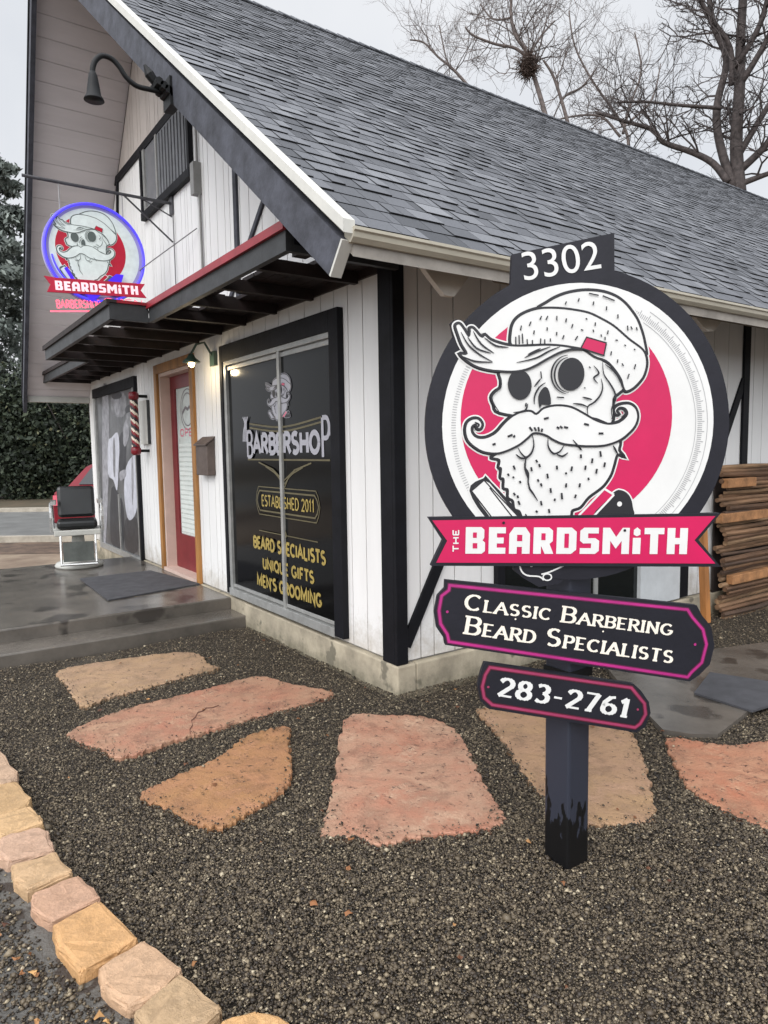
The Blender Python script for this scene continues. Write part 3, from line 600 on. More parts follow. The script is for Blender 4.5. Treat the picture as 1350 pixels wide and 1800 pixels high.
E0 = np.array([EX+.02, 0, EZ-.0159])
for r in range(rows):
    s0 = r*exposure; s1 = min(SL, s0+exposure+.03); ys0 = EY+(KY-EY)*s0/SL-.005
    y = ys0-rng.uniform(0, .2); first = True
    while y < YB+.55:
        wdt = rng.choice((.05, .07, .09, .12, .16)); y2 = min(y+wdt, YB+.6); yy = max(y, ys0)
        if y2 > yy+.01:
            high = rng.random() < .5; h0 = .0095 if high else .0045; cut = 0 if high else rng.uniform(0, .02); tn = np.clip(rng.normal(.52 if high else .42, .09)+.09*math.sin(y*1.9+r*.35)*math.sin(r*.23+y*.7+1), .2, 1)
            a = E0+sd*(s0+cut*0); b = E0+sd*s1
            def pt(base, yv, hh): return (base[0]+nrm[0]*hh, yv, base[2]+nrm[2]*hh)
            g = .003
            mb.hexa([pt(a, yy, -.001), pt(a, y2-g, -.001), pt(b, y2-g, -.004), pt(b, yy, -.004), pt(a, yy, h0), pt(a, y2-g, h0), pt(b, y2-g, h0*.25-.001), pt(b, yy, h0*.25-.001)], 0, tn); mb.tone[-4] = 0.; mb.tone[-3] = .1; mb.tone[-1] = .1  # butt and side faces toned dark, painting in the shadow lines between tabs
        y = y2
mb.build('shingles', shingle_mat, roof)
# ridge caps
mb = MB(); y = KY
while y < YB+.5:
    for sx, nn, dd in ((1, nrm, -sd), (-1, nl, np.array([LX-KX, 0, LZ-KZ])/np.hypot(LX-KX, LZ-KZ))):
        a = np.array([KX, 0, KZ+.012]); b = a+dd*.14; tn = np.clip(rng.normal(.45, .12), 0, 1)
        mb.hexa([(a[0], y, a[2]), (b[0], y, b[2]), (b[0], y+.2, b[2]), (a[0], y+.2, a[2]), (a[0], y, a[2]+.02), (b[0]+nn[0]*.018, y, b[2]+nn[2]*.018), (b[0]+nn[0]*.006, y+.2, b[2]+nn[2]*.006), (a[0], y+.2, a[2]+.008)], 0, tn)
    y += .15
mb.build('ridge_cap', shingle_mat, roof)
# gutter along the right eave
mb = MB(); prof = [(.0, .0), (.075, .0), (.075, -.012), (.066, -.018), (.062, -.036), (.045, -.052), (.0, -.052)]
V0 = [(EX-.03+a, EY+.0, EZ-.02+b) for a, b in prof]; mb.prism(V0, (0, YB+.4, 0)); mb.build('gutter', cream_metal, roof)
mb = MB(); mb.box((EX-.055, EY+.02, EZ-.086), (EX-.031, YB+.4, EZ-.03)); mb.build('fascia', M('cream_fascia', (140,132,116), .6, .1, 5), roof)
mb = MB(); mb.box((EX-.05, EY+.02, EZ-.094), (EX-.018, YB+.4, EZ-.0865)); mb.build('fascia_trim', cream_metal, roof)
# white drip edge along right rake, dark one along left rake
def rake_strip(P0, P1, up0, up1, y_out, y_in, mat_, name, par, dz=0.):
    mb = MB(); a, b = np.array(P0, float), np.array(P1, float)
    mb.hexa([(a[0], a[1]+y_out, a[2]-up0), (b[0], b[1]+y_out, b[2]-up0), (b[0], b[1]+y_in, b[2]-up0), (a[0], a[1]+y_in, a[2]-up0),
             (a[0], a[1]+y_out, a[2]+up1), (b[0], b[1]+y_out, b[2]+up1), (b[0], b[1]+y_in, b[2]+up1), (a[0], a[1]+y_in, a[2]+up1)]); return mb.build(name, mat_, par)
rake_strip((EX+.03,EY,EZ), (KX,KY,KZ), .046, .004, -.042, .01, white_metal, 'drip_edge', roof)
rake_strip((LX,EY,LZ), (KX-.01,KY,KZ), .05, .02, -.042, .01, black_paint, 'drip_edge', roof)
nr2 = np.array([(KZ-EZ), 0, (EX-KX)])/np.hypot(KZ-EZ, EX-KX); E1 = np.array([EX-.01, EY-.03, EZ-.058]); K1 = np.array([KX, KY-.03, KZ-.058]); E2 = E1-nr2*.15; K2 = K1-np.array([0, 0, .205])
mb = MB(); mb.prism([E1, K1, K2, E2], (0, .045, 0)); mb.build('barge_board', slate_paint, roof)
tt_ = (E1-K1)/np.linalg.norm(E1-K1); mb = MB(); mb.prism([E1+tt_*.002, E1-nr2*.15+tt_*.002, E1-nr2*.15+tt_*.014, E1+tt_*.014], (0, .05, 0)); mb.build('board_end', white_metal, roof)
rake_strip((LX,EY,LZ), (KX-.01,KY,KZ), .27, -.052, -.03, .015, slate_paint, 'barge_board', roof)
# boarded soffits of both rakes (boards run parallel to the ridge)
def soffit(P0, P1, n_, up, name, mat_):
    mb = MB(); a = np.array(P0, float); b = np.array(P1, float); N = n_
    for i in range(N):
        t0, t1 = i/N+.0009, (i+1)/N-.0009; p = a+(b-a)*t0; q = a+(b-a)*t1
        mb.hexa([(p[0], p[1]+.016, p[2]-up), (q[0], q[1]+.016, q[2]-up), (q[0], -.001, q[2]-up), (p[0], -.001, p[2]-up), (p[0], p[1]+.016, p[2]-up+.012), (q[0], q[1]+.016, q[2]-up+.012), (q[0], -.001, q[2]-up+.012), (p[0], -.001, p[2]-up+.012)])
    return mb.build(name, mat_, roof)
soffit((LX+.02, EY, LZ), (KX-.02, KY, KZ), 26, .11, 'rake_soffit', soffit_paint)
soffit((EX-.22, EY, EZ+.175), (KX+.02, KY, KZ), 40, .125, 'rake_soffit', slate_paint)
mb = MB(); mb.box((LX-.02, EY+.02, LZ-.125), (LX+.09, -.002, LZ-.05)); mb.build('eave_return', M('pale_grey_trim', (176,176,170), .6, .08, 5), roof)
# eave soffit on the right and triangular gussets
mb = MB(); mb.hexa([(EX-.06, .02, EZ-.11), (.001, .02, 2.66), (.001, YB, 2.66), (EX-.06, YB, EZ-.11), (EX-.06, .02, EZ-.103), (.001, .02, 2.667), (.001, YB, 2.667), (EX-.06, YB, EZ-.103)]); mb.build('eave_soffit', M('taupe_eave_soffit', (150,140,126), .7, .08, 5), roof)
def gusset(px, x=.64):
    mb = MB(); P = [(x, *S(a, b, x)) for a, b in px]; mb.prism(P, (-.03, 0, 0)); mb.build('gusset', M('pale_cream_gusset', (206,200,190), .65, .07, 6), roof)
gusset([(716,428),(838,462),(822,490),(799,521),(782,519),(757,487)])
gusset([(1218,520),(1300,536),(1280,550),(1255,582),(1243,582),(1225,560)])

# --- front window with film lettering
fx0, fx1, fz0, fz1 = -2.395, -.525, .175, 2.217
mb = MB(); y = -.045
mb.box((fx0, y, fz0), (fx0+.055, -.001, fz1)); mb.box((fx1-.11, y, fz0-.0), (fx1, -.001, fz1)); mb.box((fx0+.055, y, fz1-.13), (fx1-.11, -.001, fz1))
fw_ = mb.build('front_window', black_paint, B, bevel=.003)
ax0, ax1, az0, az1 = fx0+.055, fx1-.11, fz0, fz1-.13
mb = MB(); y = -.036
mb.box((ax0, y, az0+.05), (ax0+.05, -.001, az1)); mb.box((ax0, y-.01, az0-.01), (ax1, -.001, az0+.05)); mb.box((ax0+.05, y, az1-.035), (ax1, -.001, az1)); mb.box((ax1-.02, y+.004, az0+.05), (ax1, -.001, az1-.035))
mb.box((ax0+.05, y+.012, az1-.075), (ax1-.02, -.001, az1-.045)); mb.box((ax0+.05, y+.012, az0+.06), (ax1-.02, -.001, az0+.085))
mxm, _ = G(503, 850); mb.box((mxm-.022, y-.004, az0+.05), (mxm+.012, -.001, az1-.036)); mb.build('window_frame', alu, fw_, bevel=.002)
for a, b, yy in ((ax0+.05, mxm-.022, -.012), (mxm+.012, ax1-.02, -.02)):
    mb = MB(); mb.box((a, yy, az0+.085), (b, yy+.006, az1-.075)); mb.build('pane', glass_dark, fw_)
gold = M('gold_film_letters', (160,140,74), .5, .12, 20); wht = M('white_film_letters', (160,160,168), .5, .05, 20); dimgold = M('dull_gold_film', (92,85,60), .5, .1, 20)
PINK = (188, 8, 78)
pinkm = M('magenta_paint', PINK, .42, .05, 6, .05, 40); pinkf = M('rose_film', (206,96,120), .5, .05, 10)
WY = -.0235
fl = Flat(lambda u, v, h: (u, WY-h, v))
def gw(p): return G(*p, WY)
def gtext(t, p0, p1, hpx, mi, **k):
    a, b = gw(p0), gw(p1); zc = (a[1]+b[1])/2; hgt = gw((p0[0], p0[1]-hpx))[1]-a[1]; write(fl, t, (a[0], zc), (b[0], zc), hgt, mi=mi, **k)
q = lambda x, y: (380+x/3.3346, 560+y/3.3346)
gtext('BEARD SPECIALISTS', q(220,1350), q(640,1425), 18, 0, w=.27); gtext('UNIQUE GIFTS', q(275,1480), q(572,1530), 17, 0, w=.27); gtext("MEN'S GROOMING", q(243,1580), q(617,1665), 18, 0, w=.27)
gtext('ESTABLISHED 2011', q(268,1105), q(575,1125), 18, 0, w=.16)
# name with tall first and last letters
a, b = gw(q(200,775)), gw(q(620,800)); zc = (a[1]+b[1])/2; hh = gw(q(200,665))[1]-a[1]
write(fl, 'ARBERSHO', (a[0]+.06, zc), (b[0]-.03, zc), hh*.93, w=.28, mi=1, gap=.14)
write(fl, 'B', (a[0]-.06, zc-.03), (a[0]+.04, zc-.03), hh*1.35, w=.14, mi=1); write(fl, 'P', (b[0], zc-.03), (b[0]+.1, zc-.03), hh*1.75, w=.12, mi=1)
for cx_, cz_ in ((a[0]-.09, zc+hh*1.25), (b[0]+.15, zc+hh*1.35)):
    for k in range(4): fl.stroke(cat([(cx_+.02*k-.04, cz_-.09), (cx_-.03+.02*k, cz_-.02), (cx_+.01*k, cz_+.05), (cx_+.03*k-.03, cz_+.1)], 3), .014, 0, 1)
fl.stroke([(a[0]-.05, zc-.05), (b[0]+.1, zc-.05)], .012, 0, 2)
for k in range(3):
    r = .12-.035*k; fl.stroke([((a[0]+b[0])/2-r*3.4, zc-.07-.03*k), ((a[0]+b[0])/2-r*1.4, zc-.12-.03*k), ((a[0]+b[0])/2, zc-.2-.03*k), ((a[0]+b[0])/2+r*1.4, zc-.12-.03*k), ((a[0]+b[0])/2+r*3.4, zc-.07-.03*k)], .011, 0, 2)
mx_ = (a[0]+b[0])/2
for dz_ in (0, .03): fl.stroke(cat([(a[0]+.0, zc+hh*1.35+dz_), (mx_, zc+hh*1.05+dz_), (b[0]+.0, zc+hh*1.35+dz_)], 8), .013, 0, 2)
# cartouche round ESTABLISHED
c0, c1 = gw(q(240,1065)), gw(q(600,1090)); zc2 = gw(q(420,1085))[1]
for gr, wv in ((0, .012), (.03, .008)):
    xa, xb, hz = c0[0]-gr*.6, c1[0]+gr*.6, .075+gr
    fl.stroke([(xa+.05, zc2+hz), (xb-.05, zc2+hz), (xb-.02, zc2+hz*.6), (xb, zc2), (xb-.02, zc2-hz*.6), (xb-.05, zc2-hz), (xa+.05, zc2-hz), (xa+.02, zc2-hz*.6), (xa, zc2), (xa+.02, zc2+hz*.6)], wv, 0, 2, closed=True)
cz3 = gw(q(420,1275))[1]; fl.stroke([(c0[0]+.02, cz3), (c1[0]-.02, cz3)], .007, 0, 2); fl.poly([(mx_-.03, cz3), (mx_, cz3-.03), (mx_+.03, cz3), (mx_, cz3+.05)], .0, 2)
WINDOW_FL = (fl.to3, mx_, zc+hh*1.25)
fl.build('lettering', [gold, wht, dimgold], fw_)

# --- door
DF = M('golden_brown_wood', (160,112,58), .5, .25, 9, .2, 30, stretch=(1,1,.15)); JB = M('pinkish_jamb_paint', (196,172,160), .55, .06, 5)
redp = M('dark_red_door_paint', (112,20,30), .4, .12, 5, .1, 30)
dx0, dx1, dz1 = -4.2208, -3.0826, 2.2516
mb = MB(); y = -.03
mb.box((dx0, y, .135), (dx0+.085, -.001, dz1-.09)); mb.box((dx1-.085, y, .135), (dx1, -.001, dz1-.09)); mb.box((dx0, y, dz1-.09), (dx1, -.001, dz1))
dr = mb.build('door', DF, B, bevel=.003)
mb = MB(); mb.box((door_x0, .0, .135), (door_x0+.03, .17, door_z1)); mb.box((door_x1-.03, 0, .135), (door_x1, .17, door_z1)); mb.box((door_x0+.03, 0, door_z1-.03), (door_x1-.03, .17, door_z1)); mb.box((door_x0-.02, -.03, .131), (door_x1+.02, .17, .165))
mb.build('jamb', JB, dr)
mb = MB(); a, b = door_x0+.03, door_x1-.03; y0, y1 = .10, .145; gx0, gx1, gz0, gz1 = a+.13, b-.13, .52, 2.0
mb.box((a, y0, .166), (gx0, y1, door_z1-.03)); mb.box((gx1, y0, .166), (b, y1, door_z1-.03)); mb.box((gx0, y0, .166), (gx1, y1, gz0)); mb.box((gx0, y0, gz1), (gx1, y1, door_z1-.03))
mb.build('door_leaf', redp, dr)
mb = MB(); mb.box((gx0, .118, gz0), (gx1, .126, gz1)); mb.build('door_glass', M('curtained_door_glass', (196,204,200), .25, .08, 12), dr)
mb = MB(); k = gz0+.03
while k < 1.45: mb.box((gx0+.03, .1145, k), (gx1-.03, .1175, k+.03)); k += .048
mb.build('blind', M('white_blind_slats', (206,212,208), .5, .04), dr)
fl = Flat(lambda u, v, h: (u, .1165-h, v))
write(fl, 'OPEN', (gx0+.08, 1.52), (gx1-.08, 1.52), .07, w=.2, mi=0)
for r in (.2, .16): fl.stroke(arc((gx0+gx1)/2, 1.78, r, r, 0, 360, 24), .012, 0, 1, closed=False)
fl.stroke(cat([((gx0+gx1)/2-.16, 1.74), ((gx0+gx1)/2-.06, 1.8), ((gx0+gx1)/2, 1.78), ((gx0+gx1)/2+.06, 1.8), ((gx0+gx1)/2+.16, 1.74)], 4), .03, 0, 1)
fl.build('door_sign', [pinkf, M('grey_film', (110,104,108), .5, 0)], dr)
mb = MB(); mb.tube([(b-.06, .1, 1.1), (b-.06, .05, 1.1)], .012, 8); mb.tube([(b-.06, .05, 1.1), (b-.17, .05, 1.1)], .01, 8); mb.box((b-.09, .094, 1.02), (b-.03, .1, 1.22)); mb.build('door_handle', M('dark_bronze', (60,50,42), .35, .1, metal=.8), dr)

# --- left window with a black and white photographic film
lx0, lx1, lz0, lz1 = -6.9163, -4.9141, .08, 2.2165
mb = MB(); y = -.04
mb.box((lx0, y, lz1-.12), (lx1, -.001, lz1)); mb.box((lx1-.05, y, lz0), (lx1, -.001, lz1-.12)); 
lw = mb.build('poster_window', black_paint, B)
mb = MB(); mb.box((lx0, -.036, lz0), (lx0+.09, -.001, lz1-.12)); mb.box((lx0+.09, -.036, lz0), (lx1-.05, -.001, lz0+.07)); mb.box((lx1-.11, -.034, lz0+.07), (lx1-.05, -.001, lz1-.12)); xm = (lx0+lx1)/2+.08; mb.box((xm-.02, -.036, lz0+.07), (xm+.02, -.001, .85)); mb.build('window_frame', alu, lw)
mb = MB(); mb.box((lx0+.09, -.014, lz0+.07), (lx1-.11, -.006, lz1-.12)); mb.build('pane', M('grey_photo_film', (98,98,100), .3, .35, 3.2, rgb2=(52,53,56)), lw)
fl = Flat(lambda u, v, h: (u, -.0155-h, v)); q = lambda x, y: G(140+x/4.286, 620+y/4.286, -.0155)
def wp(pts, h, mi): fl.poly(cat([q(*p) for p in pts], 3, True), h, mi)
wp([(235,330),(300,290),(350,330),(350,420),(330,480),(270,480),(240,430)], .0, 2)     # head and shoulders in mid grey
wp([(215,680),(240,640),(285,600),(300,700),(295,850),(290,960),(280,1040),(255,960),(215,910)], .001, 0)   # white shirt, left
wp([(330,560),(360,500),(372,620),(350,700),(330,690)], .001, 3)
wp([(352,860),(400,780),(440,790),(445,960),(435,1160),(400,1250),(360,1240),(335,1040)], .001, 0)   # white shirt, right
wp([(240,1020),(300,1080),(330,1180),(325,1460),(235,1420)], .0006, 1); wp([(345,1260),(430,1250),(432,1500),(345,1465)], .0006, 1)
wp([(300,640),(340,600),(350,760),(330,900),(300,860)], .0006, 1)
wp([(240,330),(262,296),(300,290),(318,320),(300,345),(262,350)], .0014, 1); wp([(345,420),(372,392),(402,400),(410,440),(380,450),(350,455)], .0014, 1)
wp([(262,360),(300,350),(306,420),(290,470),(268,450)], .0015, 3); wp([(352,460),(400,452),(398,530),(372,560),(356,520)], .0015, 2)
wp([(252,690),(262,640),(270,760),(268,930),(256,900)], .0018, 2); wp([(392,820),(402,800),(408,980),(402,1140),(394,1100)], .0018, 3); wp([(300,905),(345,880),(350,930),(310,965)], .0018, 3)
wp([(170,330),(215,320),(222,760),(200,1380),(180,1400)], .0003, 3)
for xx in (190, 215, 240, 280, 310): fl.stroke([q(xx, 330), q(xx+4, 560)], .015, .0003, 3)
fl.build('poster', [M('photo_pale_grey', (190,192,202), .4, .1, 9), M('photo_black', (44,44,50), .4, .2, 9), M('photo_mid_grey', (128,128,132), .4, .25, 12), M('photo_soft_grey', (150,150,156), .4, .2, 12)], lw)

# --- side opening behind the sign: dark glazed door with pale frame
y0, _ = S(880,1020); y1, _ = S(1116,1020); y2, _ = S(1160,1020); y3, _ = S(1188,1020)
mb = MB(); mb.box((0, y0-.06, .155), (.04, y0, 2.1)); mb.box((0, y0, 2.02), (.04, y1, 2.1)); so_ = mb.build('side_door', black_paint, B)
mb = MB(); mb.box((0, y0, .155), (.02, y1, 2.02)); mb.build('pane', glass_side, so_)
ym = S(1042,1020)[0]; mb = MB(); mb.box((.02, ym-.02, .155), (.03, ym+.02, 2.02)); mb.build('glazing_bar', alu, so_)
mb = MB(); mb.box((0, y1, .155), (.05, y2, 2.1)); mb.box((0, y2+.012, .155), (.035, y3, 2.1)); mb.build('door_frame', M('pale_grey_frame', (186,190,192), .5, .08, 5), so_)
mb = MB(); mb.box((0, y3, .155), (.02, y3+.14, 2.1)); mb.build('door_trim', black_paint, so_)

# --- canopy
C = MB(); zt, zb = 2.415, 2.30
segs = [(-2.06, .10, -.70), (-4.62, -2.06, -.975), (-7.2, -4.62, -.60)]
for x0, x1, yy in segs: C.box((x0, yy, zb), (x1, yy+.035, zt))
C.box((.065, -.664, zb+.001), (.099, -.04, zt-.001)); C.box((-2.094, -.974, zb), (-2.061, -.702, zt-.001)); C.box((-4.62, -.94, zb), (-4.585, -.602, zt-.001))
can = C.build('canopy', grey_fascia, B)
mb = MB()
for x0, x1, yy in segs:
    mi_ = 0 if x1 > 0 else 1; mb.box((x0-.02, yy-.02, zt+.001), (x1+.012, yy+.05, zt+.022), mi_); mb.box((x0-.02, yy-.02, zt-.02), (x1+.012, yy-.002, zt+.001), mi_)
mb.box((.065, -.65, zt+.001), (.115, -.05, zt+.022)); mb.box((-2.1, -.99, zt+.001), (-2.05, -.722, zt+.022)); mb.build('flashing', [red_flash, brown_wood], can)
mb = MB()
for x0, x1, yy in segs:
    x = x0+.14
    while x < x1-.05: mb.box((x, yy+.036, zb+.012), (x+.04, -.022, zt-.035)); x += .52
    yv = yy+.05; k = 0
    while yv < -.04:
        w_ = .085; x = x0+.002
        while x < x1:
            x2 = min(x1-.002, x+rng.uniform(.08, .26))
            if not (k in (0, 1, 2, 3) and rng.random() < (.6, .65, .5, .3)[k]): mb.box((x, yv, zt-.034), (x2, min(yv+w_-.004, -.03), zt-.012))
            x = x2+(.012 if k < 3 else .002)
        yv += w_; k += 1
mb.build('canopy_decking', brown_wood, can)
mb = MB(); mb.box((-7.2, -.021, 2.335), (-.13, -.001, zt)); mb.build('ledger', brown_wood, can)

# ---------------------------------------------------------------- things on the building
# gooseneck lamp
gx = hit(285, 165, 1, -.92)[0]
gl = empty('gooseneck_lamp', tuple(hit(285, 165, 1, -.92)), 'black gooseneck lamp with bell shade fixed to the gable barge board', 'lamp')
blk = M('black_lamp_metal', (16,18,20), .6, .15, 20, spec=.3)
def gp_(x, y, off=0): p = hit(x, y, 0, gx+off); return p
arm = [gp_(*p) for p in ((283,162),(262,157),(240,151),(222,136),(210,118),(197,104),(180,98),(168,106),(163,120),(163,132))]
mb = MB(); mb.tube(cat(arm, 4), .014, 8); mb.build('arm', blk, gl, smooth=True)
tp = gp_(163,128); mb = MB(); hh = gp_(165,128)[2]-gp_(165,176)[2]; r0 = .5*abs(gp_(148,172)[1]-gp_(184,172)[1])
mb.lathe(tp-np.array([0,0,hh]), [(r0,0),(r0*.95,hh*.05),(r0*.72,hh*.2),(r0*.6,hh*.5),(r0*.5,hh*.75),(r0*.42,hh*.92),(.014,hh*1.05)], k=20); mb.build('shade', blk, gl, smooth=True)
mb = MB(); mb.box(tuple(gp_(292,150)+np.array([-.06, .0, .03])), tuple(gp_(292,190)+np.array([.06, .06, 0])))
for k in range(5):
    p = gp_(275+8*k, 150+7*k); mb.tube([p+np.array([-.05,0,0]), p+np.array([.06,0,0])], .022, 8)
mb.tube([gp_(284,160), gp_(262,130), gp_(254,114)], [.02,.028,.008], 8); mb.build('mount', blk, gl)

# porch light, lit
pl = empty('porch_light', (-2.72, -.05, 2.1), 'small green barn light, lit, on the white wall beside the door', 'lamp')
pxx, pzz = G(366, 628, -.06); mb = MB(); mb.box((pxx-.05, -.03, pzz-.07), (pxx+.05, -.001, pzz+.05)); mb.tube([(pxx, -.03, pzz+.02), (pxx, -.09, pzz+.12), (pxx, -.16, pzz+.1), (pxx-.02, -.2, pzz+.02)], .01, 8); mb.build('arm', M('green_enamel', (62,84,74), .4, .1), pl)
cx_, cy_, cz_ = pxx-.02, -.2, pzz-.03
mb = MB(); mb.lathe((cx_, cy_, cz_-.02), [(.075,0),(.07,.012),(.035,.04),(.02,.07)], k=16); mb.build('shade', MATS['green_enamel'], pl, smooth=True)
mb = MB(); mb.lathe((cx_, cy_, cz_-.06), [(.005,0),(.022,.012),(.028,.03),(.02,.05),(.012,.06)], k=12); mb.build('bulb', M('lit_warm_bulb', (255,220,160), .4, 0, emit=14), pl, smooth=True)
ld = bpy.data.lights.new('porch_light_glow', 'POINT'); ld.energy = 2.6; ld.color = (1, .8, .5); ld.shadow_soft_size = .03; lo = bpy.data.objects.new('glow', ld); COL.objects.link(lo); lo.parent = pl; lo.location = (cx_+2.72, cy_+.05, cz_-.08-2.1)

# mailbox
m0 = G(343, 836, -.0); a = hit(383, 765, 1, -.02); x0, z0 = G(383, 800); 
bxp = empty('mailbox', (x0-.1, -.02, 1.1), 'brown-grey wall mailbox with sloping lid beside the red door', 'mailbox')
xa = x0-.0; zt_ = G(383, 764)[1]; zb_ = G(383, 838)[1]; dep = .14; wd = .30
dep = .075; xa = hit(364,800,1,-dep)[0]; wd = xa-hit(344,800,1,-dep)[0]
brn = M('weathered_brown_metal', (92,80,74), .6, .15, 14, .2, 60)
zt_ = hit(364,776,1,-dep)[2]; zb_ = hit(364,836,1,-dep)[2]
mb = MB(); mb.hexa([(xa-wd,-dep,zb_),(xa,-dep,zb_),(xa,-.002,zb_),(xa-wd,-.002,zb_),(xa-wd,-dep,zt_-.03),(xa,-dep,zt_-.03),(xa,-.002,zt_+.03),(xa-wd,-.002,zt_+.03)]); mb.build('mailbox_body', brn, bxp, bevel=.006)
mb = MB(); mb.hexa([(xa-wd-.01,-dep-.015,zt_-.034),(xa+.01,-dep-.015,zt_-.034),(xa+.01,-.002,zt_+.033),(xa-wd-.01,-.002,zt_+.033),(xa-wd-.01,-dep-.015,zt_-.022),(xa+.01,-dep-.015,zt_-.022),(xa+.01,-.002,zt_+.045),(xa-wd-.01,-.002,zt_+.045)]); mb.build('lid', brn, bxp)

# plaque
x0, zt_ = G(249, 704); x1, zb_ = G(266, 781)
mb = MB(); mb.box((x0, -.03, G(258,781)[1]), (x1, -.006, G(258,704)[1]), 0); mb.box((x1-.012, -.031, G(258,781)[1]), (x1+.004, -.004, G(258,704)[1]), 1)
mb.box((x0+.02,-.006,G(258,740)[1]-.05), (x1-.02,-.0005,G(258,740)[1]+.05))
o = mb.build('wall_plaque', [white_metal, grey_fascia]); recenter(o, ((x0+x1)/2, -.02, 1.5)); tag(o, 'narrow white plaque with dark edge between poster window and door', 'plaque')

# barber pole
pc = hit(237, 745, 1, -.14); ptop = hit(237, 688, 1, -.14)[2]; pbot = hit(242, 800, 1, -.14)[2]; R_ = .042
bp = empty('barber_pole', (pc[0], -.14, pbot), 'red white and black striped barber pole on the wall by the poster window', 'barber pole')
mb = MB(); K, Rn = 24, 44; h0, h1 = pbot+.09, ptop-.09
V = [(pc[0]+R_*math.cos(2*math.pi*j/K), -.14+R_*math.sin(2*math.pi*j/K), h0+(h1-h0)*i/Rn) for i in range(Rn+1) for j in range(K)]
for i in range(Rn):
    for j in range(K):
        ph = (j/K*2+i/Rn*5) % 1; mi = 0 if ph < .32 else (1 if ph < .62 else 2)
        mb.f.append((i*K+j, i*K+(j+1) % K, (i+1)*K+(j+1) % K, (i+1)*K+j)); mb.m.append(mi); mb.tone.append(.5)
mb.v = V; mb.build('striped_column', [M('pole_red', (130,16,30), .3, 0), M('pole_cream', (226,214,196), .3, 0), M('pole_black', (30,24,34), .3, 0)], bp, smooth=True)
for z_ in (pbot, h1): 
    mb = MB(); mb.lathe((pc[0], -.14, z_), [(.03,0),(R_*1.25,.02),(R_*1.25,.07),(R_*.9,.09)], k=20); mb.build('cap', M('pole_cap_red', (120,20,34), .3, .1), bp, smooth=True)
mb = MB(); mb.box((pc[0]-.02, -.14+R_*.8, pbot+.03), (pc[0]+.02, -.001, pbot+.06)); mb.box((pc[0]-.02, -.14+R_*.8, ptop-.06), (pc[0]+.02, -.001, ptop-.03)); mb.build('bracket', blk, bp)

# ---------------------------------------------------------------- emblem drawing (sign-plane coordinates, metres)
AXP = np.array(hit(998, 1530, 2, -.05))+np.array([-.05, .05, 0]); SA = math.radians(-31.2)
SN = np.array([math.cos(SA), math.sin(SA), 0]); SH = np.array([-math.sin(SA), math.cos(SA), 0]); SO = AXP+.1*SN
def sp(x, y):
    d = ray(x, y); t = ((SO-CAM)@SN)/(d@SN); p = CAM+t*d-SO; return np.array([p@SH, p[2]])
def s3(u, v, h): return SO+SH*u+np.array([0, 0, v])+SN*h
za = lambda x, y: sp(780+x/3.5526, 500+y/3.5526)
zb7 = lambda x, y: sp(780+x/3.5526, 700+y/3.5526)
z6 = lambda x, y: sp(740+x/2.4107, 860+y/2.4107)
UC, VC, RB, RW = -.004, 1.472, .482, .43
hair = [(70,262),(86,246),(104,252),(128,285),(152,322),(160,300),(160,276),(178,272),(196,288),(222,318),(240,328),(256,316),(290,345),(350,368),(420,382),(520,383),(620,378),(720,382),(800,394),(860,406),(790,408),(720,427),(640,468),(570,508),(500,536),(420,547),(320,542),(220,522),(150,485),(98,436),(140,432),(108,375),(84,310)]
cuff = [(420,380),(416,300),(432,240),(470,198),(530,168),(600,150),(700,148),(800,158),(900,178),(980,215),(1060,262),(1150,340),(1230,400),(1256,440),(1264,500),(1246,570),(1210,620),(1170,655),(1132,668),(1115,640),(1100,590),(1060,530),(1010,480),(940,455),(870,410),(800,395),(700,380),(600,378),(500,382)]
crown = [(590,150),(640,115),(700,80),(780,52),(880,38),(980,45),(1060,70),(1120,110),(1165,160),(1205,220),(1232,290),(1250,360),(1256,440),(1150,340),(1060,262),(980,215),(900,178),(800,158),(700,148)]
head = [(345,548),(354,600),(350,645),(315,672),(294,705),(308,750),(345,802),(560,830),(900,830),(1045,868),(1056,720),(1090,680),(1120,640),(1060,530),(980,470),(850,405),(700,420),(560,505),(420,545)]
mous = [(575,98),(620,62),(700,45),(790,55),(870,95),(940,135),(1010,158),(1070,155),(1110,135),(1140,100),(1128,68),(1095,60),(1075,80),(1090,100),(1070,102),(1058,72),(1088,42),(1150,34),(1192,60),(1208,112),(1192,170),(1150,220),(1090,265),(1000,295),(900,300),(830,296),(740,285),(680,260),(640,235),(600,222),(555,220),(520,250),(470,290),(400,325),(330,345),(250,337),(190,306),(145,260),(131,200),(143,152),(178,128),(215,130),(238,160),(228,190),(205,190),(196,165),(176,176),(172,200),(182,225),(210,245),(260,245),(320,215),(370,160),(420,115),(480,85),(540,80)]
beard = [(330,345),(296,372),(345,385),(340,430),(356,440),(352,495),(372,505),(372,560),(398,570),(400,620),(430,640),(440,690),(470,705),(490,750),(520,790),(560,830),(660,830),(740,760),(790,735),(800,700),(850,680),(900,620),(960,575),(1000,540),(1040,480),(1060,420),(1082,352),(1120,362),(1092,325),(1086,262),(900,250),(640,200),(480,230)]
comb = [(172,578),(250,512),(285,530),(480,760),(300,760)]
razor_h = [(1000,565),(1060,602),(925,745),(828,745)]
razor_b = [(1060,602),(1110,588),(1150,620),(1166,680),(1156,745),(925,745)]
